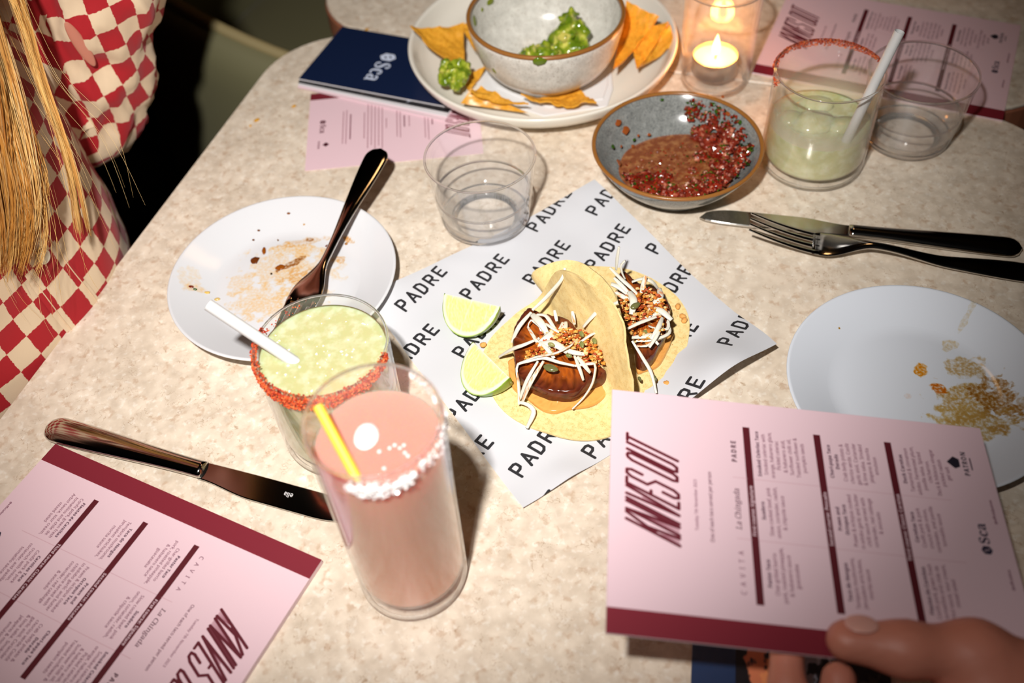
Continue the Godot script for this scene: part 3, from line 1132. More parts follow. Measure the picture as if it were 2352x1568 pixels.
func chairs() -> void:
	tub_chair("tub_chair", "olive tub chair drawn up to the second table beyond the near table's far corner", RIGHT * -0.60 + AWAY * 1.12, -0.36, M.olive, M.piping, "olive tub chairs")
	tub_chair("tub_chair", "farther olive tub chair at the top edge, standing back from the second table", RIGHT * -1.20 + AWAY * 1.66, -1.2, M.olive, M.piping, "olive tub chairs")
	tub_chair("tub_chair", "dark tub chair under the woman in the checked shirt", RIGHT * -0.84 + AWAY * 0.36, -0.36, M.black, M.black, "")

# ---------------------------------------------------------------- printed cards
# page corner (top left), directions to its right and down, size; a thin card with print on its upper face
func card(called: String, label: String, category: String, tl: Vector3, right: Vector3, down: Vector3, w: float, l: float, thick: float, face: Material, edge: Material, group := "") -> MeshInstance3D:
	right = right.normalized()
	down = (down - right * down.dot(right)).normalized()
	var n := down.cross(right)
	var t := thing(called, label, category, Transform3D(Basis(right, n, down), tl), group)
	part("card", box(Vector3(w, thick, l), Vector3(w / 2, -thick / 2, l / 2), 0.0), edge, t)
	var g := Geo.new()
	g.grid(8, 10, func(u, v): return Vector3(u * w, 0.00012, v * l), true)
	return part("printed_face", g.mesh(), face, t)

func flat_card(called: String, label: String, category: String, x: float, z: float, right: Vector2, w: float, l: float, h: float, thick: float, face: Material, edge: Material, group := "") -> void:
	var r := Vector3(right.x, 0, right.y).normalized()
	card(called, label, category, at(x, h, z), r, Vector3.UP.cross(r) * -1.0, w, l, thick, face, edge, group)

func print_matter() -> void:
	flat_card("menu_card", "pink menu card with a crimson band lying at the table's near left corner", "menu", -0.124, -0.296, Vector2(-0.49, 0.873), 0.148, 0.21, 0.0042, 0.0038, M.menu, M.pink_card, "pink menus")
	flat_card("menu_card", "dim pink menu on the far table behind the right hand glasses", "menu", 0.233, -0.745, Vector2(0.455, -0.89), 0.148, 0.21, 0.0016, 0.0014, M.menu, M.pink_card, "pink menus")
	flat_card("flyer", "small pink flyer showing under the stack of navy leaflets", "flyer", -0.0125, -0.773, Vector2(0.02, 1), 0.107, 0.15, 0.0009, 0.0007, M.menu_back, M.pink_card)
	# the held menu, tilted above the table
	var down := Vector3(0.98186796, -0.11360933, 0.15175057)
	var left := Vector3(-0.15018437, 0.02227046, 0.98840714)
	var c := at(0.14670877, 0.0694084, -0.25775793)
	card("menu_card", "pink menu held up over the table by the hand at lower right", "menu", c - down * 0.105 + left * 0.074, -left, down, 0.148, 0.21, 0.0012, M.menu, M.pink_card, "pink menus")
	# a fan of leaflets by the big plate
	var lg := "leaflets stacked by the big plate"
	var r := Vector2(0.447, -0.894)
	var l := [["pink leaflet at the bottom of the stack by the big plate", 0.0024, M.pink_card, M.pink_card, Vector2(-0.0015, 0.0062), 0.05], ["white leaflet second from the bottom of the stack", 0.0037, M.white_card, M.white_card, Vector2(-0.001, 0.0042), 0.03], ["leaflet with an orange photograph just under the topmost navy leaflet", 0.0051, M.photo, M.black, Vector2(-0.0005, 0.0022), 0.015], ["topmost navy leaflet with white lettering by the big plate", 0.0067, M.cover, M.white_card, Vector2.ZERO, 0.0]]
	for q in l:
		# the page's left edge runs away from us on the left; its bottom edge faces the near side
		var d: Vector2 = Vector2(0.911, 0.413).rotated(q[5])
		var up := Vector2(0.413, -0.911).rotated(q[5])
		var p: Vector2 = Vector2(-0.1735, -0.787) + q[4]
		var tl := p + up * 0.088 + d * 0.15
		card("leaflet", q[0], "leaflet", at(tl.x, q[1], tl.y), -Vector3(up.x, 0, up.y), -Vector3(d.x, 0, d.y), 0.088, 0.150, 0.0012, q[2], q[3], lg)
	var e := Vector2(0.976, 0.217)
	flat_card("leaflet", "navy leaflet with a dark photograph under the held menu at the bottom edge", "leaflet", 0.0965, -0.2775, e, 0.105, 0.15, 0.0012, 0.001, M.photo, M.white_card)
	sheet()

func sheet() -> void:   # the printed greaseproof square under the tacos, its right and near edges lifting
	var cn := [Vector2(0.077, -0.615), Vector2(0.1785, -0.427), Vector2(-0.002, -0.321), Vector2(-0.104, -0.508)]
	var nz := fnl(14, 9.0, 2)
	var f := func(u: float, v: float, side: float):
		var p: Vector2 = (cn[0] as Vector2).lerp(cn[1], u).lerp((cn[3] as Vector2).lerp(cn[2], u), v)
		var h := 0.0006 + smoothstep(0.78, 1.0, u) * (0.006 + 0.015 * exp(-pow((v - 0.2) / 0.13, 2))) * (1.0 - smoothstep(0.36, 0.6, v))
		h += smoothstep(0.9, 1.0, u) * smoothstep(0.7, 0.85, v) * (0.003 + 0.002 * sin(v * 18.0))
		h += smoothstep(0.75, 1.0, v) * (0.003 + 0.0025 * sin(u * 11.0 + 1.0)) * (1.0 - smoothstep(0.4, 0.6, u) * 0.4)
		h += smoothstep(0.25, 0.0, v) * 0.003 * (1.0 + sin(u * 8.0))
		h += smoothstep(0.2, 0.0, u) * 0.0025 * (1.0 + sin(v * 7.0 + 2.0))
		var edge := maxf(absf(u - 0.5), absf(v - 0.5)) * 2.0
		h += maxf(0.0, nz.get_noise_2d(p.x, p.y)) * 0.002 * smoothstep(0.45, 0.9, edge)
		p *= 1.0 - h / 0.536 * 0.35
		return at(p.x, h + side, p.y)
	var g := Geo.new()
	for s in 2:
		var st := g.v.size()
		g.grid(70, 70, func(u, v): return f.call(u, v, 0.00015 if s == 0 else 0.0), s == 0)
		for i in range(st, g.v.size()):
			var u: float = ((i - st) % 71) / 70.0
			var v: float = ((i - st) / 71) / 70.0
			var p: Vector2 = (cn[0] as Vector2).lerp(cn[1], u).lerp((cn[3] as Vector2).lerp(cn[2], u), v)
			g.uv[i] = Vector2((p.dot(Vector2(0.64, -0.768)) - 0.20) / 0.34, (p.dot(Vector2(0.768, 0.64)) + 0.44) / 0.34)
	lone("greaseproof_sheet", g.mesh(), M.wrap, "square white printed paper sheet under the two tacos", "paper")

# ---------------------------------------------------------------- plates
func plate_profile() -> PackedVector2Array:
	return rounded([[0, 0.003], [0.045, 0.003], [0.047, 0.0], [0.051, 0.0], [0.053, 0.004, 0.002], [0.0825, 0.0165, 0.006], [0.0842, 0.0188, 0.0012], [0.0826, 0.0196, 0.0012], [0.06, 0.0092, 0.008], [0.052, 0.0062, 0.006], [0, 0.0058]], 6)

func plates() -> void:
	var tan_ := srgb(222, 176, 112)
	var brown := srgb(128, 66, 14)
	var amber := srgb(196, 120, 34)
	var l := [[-6, -18, 26, 22, 20, tan_, 0.42, 0.8], [-20, 14, 24, 18, -20, tan_, 0.4, 0.8], [14, -8, 24, 28, 40, tan_, 0.36, 0.9], [5, -35, 22, 8, 12, tan_, 0.6, 0.7], [-2, 24, 34, 12, 10, tan_, 0.28, 0.8], [8, -44, 22, 4, -6, amber, 0.3, 0.6], [-66, 2, 8, 4, 0, tan_, 0.5, 0.6], [2, -22, 11, 3, -28, brown, 0.75, 0.9], [9, -8, 14, 8, -20, amber, 0.35, 1.0], [22, -2, 8, 7, 0, amber, 0.3, 1.0], [15, -46, 3, 2, 0, brown, 0.6, 0.6], [46, -38, 6, 4, 40, amber, 0.7, 1.0], [40, -22, 5, 4, 0, amber, 0.4, 1.0], [-34, -6, 10, 14, 30, tan_, 0.35, 0.9], [-70, -6, 9, 10, 0, tan_, 0.25, 0.9]]
	var pm := textured(stained(srgb(215, 216, 219), 0.18, 512, l, 3), 0.14)
	var p := thing("side_plate", "white side plate smeared with brown sauce, a fork across it", "plate", Transform3D(Basis(), at(-0.1638, 0, -0.5265)), "white side plates")
	part("plate", lathed(plate_profile(), 96, 0.18), pm, p)
	var nz := fnl(8, 0.35, 2)
	# scraps left on it: x, z (mm), size, colour
	for s in [[-26, -28, 3.2, 3.6, 100, 48, 16], [-20, -38, 1.6, 4.2, 140, 74, 14], [-6, -18, 3.6, 2.6, 140, 72, 18], [-25, -57, 1.3, 0.9, 110, 60, 18], [-29, -49, 1.2, 0.8, 100, 54, 20], [-2, -70, 1.4, 1.2, 130, 74, 26], [30, -37, 3.0, 1.2, 112, 44, 14], [-69, 1, 2.6, 1.4, 110, 30, 10], [-66, 3, 1.8, 1.0, 48, 76, 14], [-58, 4, 2.2, 1.4, 216, 180, 90], [-50, 10, 2.2, 1.4, 206, 176, 108], [-12, -12, 0.8, 0.7, 60, 40, 14], [24, -1, 1.2, 2.0, 70, 96, 22], [44, -36, 1.8, 1.2, 150, 96, 24], [10, -60, 0.8, 0.7, 190, 140, 60], [-10, -48, 0.7, 0.7, 110, 70, 20]]:
		var g := Geo.new()
		g.col = lin(s[4], s[5], s[6])
		var rad := Vector2(s[0], s[1]).length() * 0.001
		var y := 0.0066 if rad < 0.054 else 0.0066 + (rad - 0.054) * 0.42
		g.blob(Vector3(s[0] * 0.001, y, s[1] * 0.001), Vector3(s[2], 1.1, s[3]) * 0.001, nz, 0.35, 12, 8)
		part("sauce_scrap", g.mesh(), M.wet, p)
	l = [[28, 12, 22, 20, -20, srgb(178, 138, 70), 0.8, 0.7], [38, -16, 12, 12, 0, srgb(178, 142, 82), 0.75, 0.6], [47, 14, 14, 20, 10, srgb(140, 84, 20), 0.7, 1.1], [20, 24, 16, 14, 0, srgb(190, 156, 84), 0.7, 0.8], [34, 28, 22, 12, 0, srgb(176, 138, 70), 0.7, 0.8], [15, -2, 6, 5, 0, srgb(190, 92, 8), 0.9, 0.6], [9, -18, 5.2, 5.2, 0, srgb(204, 124, 16), 0.95, 0.5], [34, -36, 6, 5, 0, srgb(196, 168, 116), 0.55, 0.8], [50, -54, 16, 2, 130, srgb(196, 168, 116), 0.35, 0.8], [-36, -55, 0.9, 0.9, 0, srgb(160, 110, 30), 0.9, 0.2], [60, 18, 6, 10, 0, srgb(150, 96, 30), 0.4, 1.2], [-6, 2, 2.5, 2, 0, srgb(214, 186, 170), 0.4, 0.4]]
	pm = textured(stained(srgb(220, 225, 233), 0.18, 512, l, 9), 0.14)
	p = thing("side_plate", "white side plate with a tan oily stain behind the held menu", "plate", Transform3D(Basis(), at(0.2582, 0, -0.3793)), "white side plates")
	part("plate", lathed(plate_profile(), 96, 0.18), pm, p)
	p = thing("dish", "small pale dish in the dark on the far table beside the candle", "dish", Transform3D(Basis(), at(0.232, 0, -0.895)))
	part("dish", lathed(rounded([[0, 0], [0.03, 0], [0.05, 0.03, 0.01], [0.052, 0.034, 0.002], [0.049, 0.034, 0.001], [0.03, 0.006, 0.008], [0, 0.005]])), M.cream_glaze, p)
	p = thing("serving_plate", "dim brown plate at the top right corner on the far table", "plate", Transform3D(Basis(), at(0.475, 0, -0.985)))
	part("plate", lathed(rounded([[0, 0.002], [0.08, 0.0], [0.13, 0.018, 0.01], [0.132, 0.021, 0.002], [0.128, 0.021, 0.002], [0.08, 0.006, 0.01], [0, 0.005]])), M.rim_brown, p)

# ---------------------------------------------------------------- glasses
func tumbler_profile(rb: float, rt: float, h: float, wall: float, base: float, heel := 0.004) -> PackedVector2Array:
	return rounded([[0, 0.0008], [rb - heel, 0.0], [rb, heel * 0.7, heel], [rt, h - 0.001], [rt - wall * 0.5, h + 0.0006, wall * 0.6], [rt - wall, h - 0.001], [rb - wall + (rt - rb) * base / h, base + 0.002, 0.005], [rb * 0.5, base, 0.004], [0, base]], 6)

func liquid(rb: float, rt: float, h: float, wall: float, base: float, top: float, over := 0.0003) -> PackedVector2Array:
	var r0 := rb - wall + over + (rt - rb) * base / h
	var r1 := rb - wall + over + (rt - rb) * top / h
	return rounded([[0, base - over], [rb * 0.5, base - over], [r0, base + 0.002, 0.005], [r1, top], [r1 - 0.0012, top - 0.0006], [0, top - 0.0008]], 6)

func straw(called: String, label: String, a: Vector3, b: Vector3, r: float, m: Material) -> void:
	var up := (b - a).normalized()
	var side := up.cross(Vector3(0.2, 0.1, 0.9)).normalized()
	var o := lone(called, lathed(PackedVector2Array([Vector2(r, 0), Vector2(r, a.distance_to(b)), Vector2(r - 0.0004, a.distance_to(b) + 0.0001), Vector2(r - 0.0007, a.distance_to(b) - 0.0002), Vector2(r - 0.0007, 0), Vector2(r, 0)]), 24), m, label, "straw", "", Transform3D(Basis(side, up, side.cross(up)), a))
	o.set_meta("label", label)

func ring(parent: Node3D, called: String, r: float, h: float, a: float, b: float) -> void:   # a ring of solid glass or water
	var p := PackedVector2Array()
	for k in 13:
		var th := TAU * k / 12.0
		p.append(Vector2(r + a * cos(th), h + b * sin(th)))
	part(called, lathed(p, 96), M.glass, parent)

# spice or salt stuck round a rim between two angles (0 is +x, a quarter turn is towards us)
func rim_crust(parent: Node3D, r: float, h: float, a0: float, a1: float, n: int, deep: float, size: float, cols: Array, called: String, m: Material) -> void:
	var l := []
	for k in n:
		var t := rng.randf()
		var th := deg_to_rad(lerpf(a0, a1, t))
		var fade := pow(sin(PI * t), 0.5)
		var d := pow(rng.randf(), 1.3) * deep * (0.25 + 0.75 * fade)
		var s := size * rng.randf_range(0.5, 1.25)
		var rr := r + s * rng.randf_range(-0.1, 0.35)
		var y := h - d
		if rng.randf() < 0.2:
			rr = r - rng.randf_range(0.0, 0.003)
			y = h - rng.randf_range(-0.0006, 0.0015)
		l.append([Transform3D(turn(rng).scaled(Vector3.ONE * s), Vector3(cos(th) * rr, y, sin(th) * rr)), cols[rng.randi() % cols.size()]])
	scatter(grain_shape(2), l, m, called, parent)

func ice(parent: Node3D, c: Vector3, s: Vector3, m: Material, called := "ice_cube") -> void:
	var g := Geo.new()
	var nz := fnl(int(c.x * 9e4), 0.05, 2)
	g.blob(c, s, nz, 0.18, 16, 10)
	part(called, g.mesh(), m, parent)

func water_glass(label: String, x: float, z: float) -> void:
	var t := thing("water_glass", label, "glass", Transform3D(Basis(), at(x, 0, z)), "short water tumblers")
	part("tumbler", lathed(tumbler_profile(0.0345, 0.0419, 0.063, 0.0017, 0.0075, 0.005), 96), M.pane, t)
	ring(t, "rim", 0.0411, 0.0630, 0.00085, 0.0009)
	part("heel", lathed(rounded([[0.0225, 0.0014], [0.0290, 0.0005], [0.0338, 0.0022, 0.002], [0.0347, 0.0070, 0.001], [0.0300, 0.0068, 0.002], [0.0225, 0.0014]], 4), 96), M.glass, t)
	part("water", lathed(liquid(0.0345, 0.0419, 0.063, 0.0017, 0.0075, 0.0285), 96), M.pane, t)
	ring(t, "meniscus", 0.0359, 0.0285, 0.0010, 0.0008)

func glasses() -> void:
	water_glass("short clear tumbler of water behind the upper left edge of the paper sheet", -0.0121, -0.586)
	water_glass("short clear tumbler of water to the right of the half drunk pale cocktail", 0.3362, -0.6412)
	# lime cocktails in straight short glasses with chili rims
	var slush := textured(mapped(256, [noise_bytes(256, fnl(61, 0.03, 4)), noise_bytes(256, fnl(62, 0.09, 3))], func(q): return srgb(210, 207, 150).lerp(srgb(227, 227, 190), clampf((q[0] - 90) * 0.008 + (q[1] - 128) * 0.002, 0.0, 1.0))), 0.12, 0.09)
	slush.subsurf_scatter_enabled = true
	slush.subsurf_scatter_strength = 0.5
	slush.backlight_enabled = true
	slush.backlight = Color(0.7, 0.7, 0.7)
	var chili := vmat(0.7)
	var reds := [lin(190, 62, 26), lin(216, 92, 40), lin(160, 40, 18), lin(230, 124, 68), lin(204, 78, 34)]
	var gl := [0.0405, 0.0409, 0.0854, 0.0016, 0.007]
	var t := thing("cocktail_glass", "short glass brimming with lime cocktail, chili crusted rim, at the left", "cocktail", Transform3D(Basis(), at(-0.1144, 0, -0.3952)), "chili rimmed lime cocktails")
	part("tumbler", lathed(tumbler_profile(gl[0], gl[1], gl[2], gl[3], gl[4]), 96), M.pane, t)
	ring(t, "rim", 0.0401, 0.0855, 0.0008, 0.0008)
	ring(t, "heel", 0.0388, 0.0022, 0.0015, 0.0018)
	part("cocktail", lathed(liquid(gl[0], gl[1], gl[2], gl[3], gl[4], 0.0775, -0.0002), 96), slush, t)
	rim_crust(t, 0.0411, 0.0848, 15, 205, 1700, 0.0105, 0.0018, reds, "chili_rim", chili)
	rim_crust(t, 0.0392, 0.0835, 200, 250, 30, 0.006, 0.0011, reds, "chili_rim", chili)
	var l := []
	for k in 60:
		var th := rng.randf() * TAU
		var r := sqrt(rng.randf()) * 0.036
		l.append([Transform3D(turn(rng).scaled(Vector3.ONE * rng.randf_range(0.0006, 0.0022)), Vector3(cos(th) * r, 0.0770, sin(th) * r)), lin(244, 246, 224)])
	scatter(grain_shape(5), l, M.wet, "ice_crumb", t)
	straw("paper_straw", "white paper straw leaning out of the brimming lime cocktail", at(-0.0785, 0.0380, -0.3650), at(-0.1784, 0.1067, -0.4152), 0.0037, M.straw)
	# the right hand one, half drunk
	t = thing("cocktail_glass", "half drunk lime cocktail in a short glass with a chili crusted far rim", "cocktail", Transform3D(Basis(), at(0.2540, 0, -0.6227)), "chili rimmed lime cocktails")
	part("tumbler", lathed(tumbler_profile(gl[0], gl[1], gl[2], gl[3], gl[4]), 96), M.pane, t)
	ring(t, "rim", 0.0401, 0.0855, 0.0008, 0.0008)
	ring(t, "heel", 0.0388, 0.0022, 0.0015, 0.0018)
	part("cocktail", lathed(liquid(gl[0], gl[1], gl[2], gl[3], gl[4], 0.040, -0.0002), 96), slush, t)
	var film := vmat(0.6)
	film.transparency = BaseMaterial3D.TRANSPARENCY_ALPHA
	var g := Geo.new()
	g.grid(72, 12, func(u, v):
		var th: float = -TAU * u
		var y: float = lerpf(0.022, 0.074 + 0.006 * sin(th * 2.0 + 1.0) + 0.003 * sin(th * 5.0), v)
		return Vector3(cos(th) * 0.0388, y, sin(th) * 0.0388), false, Vector2.ONE, func(u, v): return Color(0.80, 0.75, 0.55, 0.80 * smoothstep(0.0, 0.3, v) * pow(1.0 - v, 0.9)))
	part("froth_film", g.mesh(), film, t)
	rim_crust(t, 0.0410, 0.0852, 195, 350, 1000, 0.0060, 0.0016, reds, "chili_rim", chili)
	rim_crust(t, 0.0414, 0.0830, 170, 182, 40, 0.006, 0.0014, reds, "chili_rim", chili)
	for q in [[-0.006, 0.004, 0.018, 0.013, 0.006], [0.016, 0.010, 0.013, 0.010, 0.005], [0.0, -0.018, 0.015, 0.010, 0.006], [-0.022, -0.004, 0.010, 0.009, 0.005]]:
		ice(t, Vector3(q[0], 0.0405, q[1]), Vector3(q[2], q[4], q[3]), slush, "ice_lump")
	straw("paper_straw", "white paper straw standing in the half drunk cocktail at the right", at(0.2660, 0.0330, -0.5955), at(0.2895, 0.1270, -0.6030), 0.0037, M.straw)
	# the tall pink drink
	t = thing("cocktail_glass", "tall glass of pink grapefruit cocktail with a salted rim in the foreground", "cocktail", Transform3D(Basis(), at(-0.0693, 0, -0.2853)))
	part("tumbler", lathed(tumbler_profile(0.0322, 0.0339, 0.154, 0.0017, 0.009), 96), M.pane, t)
	ring(t, "rim", 0.0331, 0.1541, 0.0008, 0.0008)
	ring(t, "heel", 0.0305, 0.0022, 0.0015, 0.0018)
	var pk := vmat(0.1)
	pk.transparency = BaseMaterial3D.TRANSPARENCY_ALPHA
	pk.albedo_color = Color(1, 1, 1, 0.92)
	pk.subsurf_scatter_enabled = true
	pk.subsurf_scatter_strength = 1.0
	var lg := Geo.new()
	lg.lathe(liquid(0.0322, 0.0339, 0.154, 0.0017, 0.009, 0.1350, -0.0002), 96)
	# many rings so that the drink can go from pink to orange
	lg = Geo.new()
	lg.grid(96, 40, func(u, v):
		var th: float = -TAU * u
		var y: float = lerpf(0.009, 0.1350, v)
		var r: float = 0.0303 + 0.0017 * y / 0.154 - (0.004 * pow(1.0 - minf(1.0, v * 12.0), 2.0))
		return Vector3(cos(th) * r, y, sin(th) * r), false, Vector2.ONE, func(u, v): return lin(255, 148, 84).lerp(lin(255, 186, 158), smoothstep(0.1, 0.95, v)))
	lg.col = lin(216, 146, 132)  # top painted deeper than the sides, which get only grazing light
	lg.grid(96, 12, func(u, v):
		var th: float = -TAU * u
		return Vector3(cos(th) * 0.0318 * (1.0 - v), 0.1350 + 0.0003 * sin(th * 3.0) * v * (1.0 - v), sin(th) * 0.0318 * (1.0 - v)))
	lg.col = lin(232, 138, 92)
	lg.grid(96, 2, func(u, v):
		var th: float = TAU * u
		return Vector3(cos(th) * 0.0264 * (1.0 - v), 0.009, sin(th) * 0.0264 * (1.0 - v)))
	part("cocktail", lg.mesh(), pk, t)
	var whites := [lin(246, 244, 242), lin(236, 232, 230), lin(250, 248, 246)]
	rim_crust(t, 0.0342, 0.1470, 55, 112, 300, 0.0085, 0.0021, whites, "salt_rim", M.wet)
	rim_crust(t, 0.0342, 0.1505, -60, 50, 150, 0.012, 0.0019, whites, "salt_rim", M.wet)
	var icy := mat(Color(0.98, 0.95, 0.93), 0.1)
	ice(t, Vector3(-0.006, 0.1340, -0.004), Vector3(0.0065, 0.0035, 0.0085), icy)
	var bub := mat(Color(0.97, 0.93, 0.91), 0.05)
	for q in [[0.008, 0.003], [0.0105, 0.005], [0.0125, 0.0035], [0.0055, 0.0045], [0.013, 0.008], [0.0005, 0.006], [0.0145, 0.010], [0.020, 0.012], [0.003, 0.016]]:
		ice(t, Vector3(q[0], 0.1350, q[1]), Vector3(0.0009, 0.0007, 0.0009), bub, "bubble")
	straw("plastic_straw", "yellow straw standing inside the tall pink drink", at(-0.0747, 0.1290, -0.2572), at(-0.0968, 0.1500, -0.2985), 0.0026, M.yellow_straw)

# ---------------------------------------------------------------- cutlery
func posed(a: Vector3, b: Vector3, roll := 0.0) -> Transform3D:    # +x runs from a to b, y up
	var x := (b - a).normalized()
	var z := x.cross(Vector3.UP).normalized()
	return Transform3D(Basis(x, z.cross(x), z).rotated(x, roll), a)

func knife(label: String, a: Vector3, b: Vector3, engraved := false) -> void:
	var t := thing("table_knife", label, "knife", posed(a, b), "steel table knives")
	var g := Geo.new()
	var path := PackedVector3Array()
	var rx := PackedFloat32Array()
	var ry := PackedFloat32Array()
	for k in 41:
		var s := k / 40.0
		path.append(Vector3(s * 0.122, 0.0048, 0))
		var end := sqrt(maxf(0.0, 1.0 - pow(1.0 - minf(1.0, s / 0.09), 2)))
		rx.append(maxf(0.0004, lerpf(0.0098, 0.0062, smoothstep(0.1, 0.95, s)) * end))
		ry.append(maxf(0.0004, lerpf(0.0047, 0.0040, s) * end))
	g.tube(path, rx, ry, 24)
	part("handle", g.mesh(), M.steel, t)
	var o := PackedVector2Array()
	var top := []
	for k in 25:
		var s := k / 24.0
		var x := 0.120 + s * 0.113
		var spine := -0.0062 - 0.0008 * sin(s * PI)
		var cut := 0.0062 + 0.0042 * smoothstep(0.02, 0.35, s)
		var tip := sqrt(maxf(0.0, 1.0 - pow(maxf(0.0, (s - 0.72) / 0.28), 2.4)))
		o.append(Vector2(x, spine * (0.35 + 0.65 * tip) if s < 1 else spine * 0.35))
		top.append(Vector2(x, lerpf(spine * 0.35, cut, tip)))
	top.reverse()
	for q in top:
		if q.distance_to(o[o.size() - 1]) > 0.0003:
			o.append(q)
	g = Geo.new()
	g.prism(o, 0.0030, 0.0052, 0.0006)
	part("blade", g.mesh(), M.steel, t).transform = Transform3D(Basis(Vector3.RIGHT, 0.07), Vector3(0, 0.0, 0))
	if engraved:
		var m := TextMesh.new()
		var f := SystemFont.new()
		f.font_names = ["Droid Sans"]
		m.font = f
		m.text = "elia"
		m.font_size = 16
		m.pixel_size = 0.00025
		m.depth = 0.0001
		var e := part("engraving", m, M.white_card, t)
		e.transform = Transform3D(Basis(Vector3(-1, 0, 0), Vector3(0, 0, 1), Vector3(0, 1, 0)), Vector3(0.183, 0.0054, 0.001))

func fork(label: String, where: Transform3D, sag := 1.0) -> void:
	var t := thing("table_fork", label, "fork", where, "steel table forks")
	# spine heights along the fork; sag -1 turns the back of the head upwards
	var y := func(x: float):
		var neck := 0.007 * smoothstep(0.06, 0.115, x) - 0.0055 * smoothstep(0.115, 0.150, x) + 0.013 * pow(maxf(0.0, (x - 0.150) / 0.054), 1.6)
		return 0.004 + sag * neck
	var g := Geo.new()
	var path := PackedVector3Array()
	var rx := PackedFloat32Array()
	var ry := PackedFloat32Array()
	for k in 61:
		var s := k / 60.0
		var x := s * 0.158
		path.append(Vector3(x, y.call(x), 0))
		var end := sqrt(maxf(0.0, 1.0 - pow(1.0 - minf(1.0, s / 0.07), 2)))
		var w := lerpf(0.0098, 0.0033, smoothstep(0.05, 0.66, s)) + 0.0088 * smoothstep(0.72, 0.94, s)
		rx.append(maxf(0.0004, w * end))
		ry.append(maxf(0.0004, lerpf(0.0026, 0.0021, s) * end - 0.0011 * smoothstep(0.72, 0.95, s)))
	g.tube(path, rx, ry, 20)
	part("handle", g.mesh(), M.steel, t)
	for k in 4:
		var z := (k - 1.5) * 0.0064
		path = PackedVector3Array()
		rx = PackedFloat32Array()
		for i in 15:
			var x := 0.153 + 0.052 * i / 14.0
			path.append(Vector3(x, y.call(x), z * (1.0 - 0.06 * i / 14.0)))
			rx.append(lerpf(0.0024, 0.0009, i / 14.0))
		g = Geo.new()
		g.tube(path, rx, PackedFloat32Array([0.0011, 0.0010, 0.0010, 0.0009]), 8)
		part("tine", g.mesh(), M.steel, t)

func cutlery() -> void:
	knife("polished knife lying between the left menu and the cocktails, checks mirrored in its handle", at(-0.3165, 0, -0.4135), at(-0.1000, 0, -0.3245), true)
	knife("knife under the fork tines at the right of the table", at(0.3760, 0, -0.5000), at(0.1500, 0, -0.5640))
	fork("fork with raised tines resting over the knife at the right", posed(at(0.3780, 0, -0.4740), at(0.1800, 0.0035, -0.5350)))
	fork("fork lying across the sauce smeared side plate, handle over its rim", posed(at(-0.0905, 0.0320, -0.6390), at(-0.1680, 0.0090, -0.4420), 0.0), -0.35)

# ---------------------------------------------------------------- tacos
func inside(poly: PackedVector2Array) -> Vector2:
	var lo := poly[0]
	var hi := poly[0]
	for q in poly:
		lo = lo.min(q); hi = hi.max(q)
	for k in 200:
		var p := Vector2(rng.randf_range(lo.x, hi.x), rng.randf_range(lo.y, hi.y))
		if Geometry2D.is_point_in_polygon(p, poly):
			return p
	return (lo + hi) / 2

# a disc of tortilla, flat on one side of a fold and bent up on the other
func tortilla(c: Vector2, sgn: float, fold: float, ang: float, rad: float, seed_: int, bend: float) -> ArrayMesh:
	var nz := fnl(seed_, 26.0, 3)
	var along := Vector2(0.385, 0.923)
	var across := Vector2(0.923, -0.385)
	var f := func(u: float, v: float, side: float):
		var th := -TAU * u
		var r: float = rad * v * (1.0 + 0.02 * sin(th * 3.0 + seed_) + 0.012 * sin(th * 7.0))
		var s: float = r * cos(th) * sgn
		var t: float = r * sin(th)
		var n := Vector2(0, 1)
		var q := Vector2(s, 0)
		if s > fold:
			var d: float = s - fold
			var a := minf(d / bend, ang)
			q = Vector2(fold + bend * sin(a), bend * (1.0 - cos(a)))
			d -= bend * a
			q += Vector2(cos(a), sin(a)) * d
			n = Vector2(-sin(a), cos(a))
		var w: float = nz.get_noise_2d(s, t) * 0.0026 * v * (1.0 if s > fold else 0.35) + 0.0012 * smoothstep(0.8, 1.0, v) * sin(th * 5.0 + seed_)
		if s > fold: w += 0.004 * sin(t * 45.0 + 1.0 + seed_) * smoothstep(fold + 0.01, rad, s)
		else: w = maxf(w, -0.0004)
		q += n * (w + side)
		var p := c + along * t + across * q.x * sgn
		return at(p.x, q.y + 0.0022, p.y)
	var g := Geo.new()
	for s in 2:
		var st := g.v.size()
		g.grid(96, 30, func(u, v): return f.call(u, v, 0.0007 - 0.0014 * s), s == 0)
		for i in range(st, g.v.size()):
			var th: float = -TAU * ((i - st) % 97) / 96.0
			g.uv[i] = Vector2(cos(th), sin(th)) * (((i - st) / 97) / 30.0 * rad / 0.06) + Vector2(0.5, 0.5)
	g.grid(96, 2, func(u, v): return f.call(u, 1.0, 0.0007 - 0.0014 * v), true)
	return g.mesh()

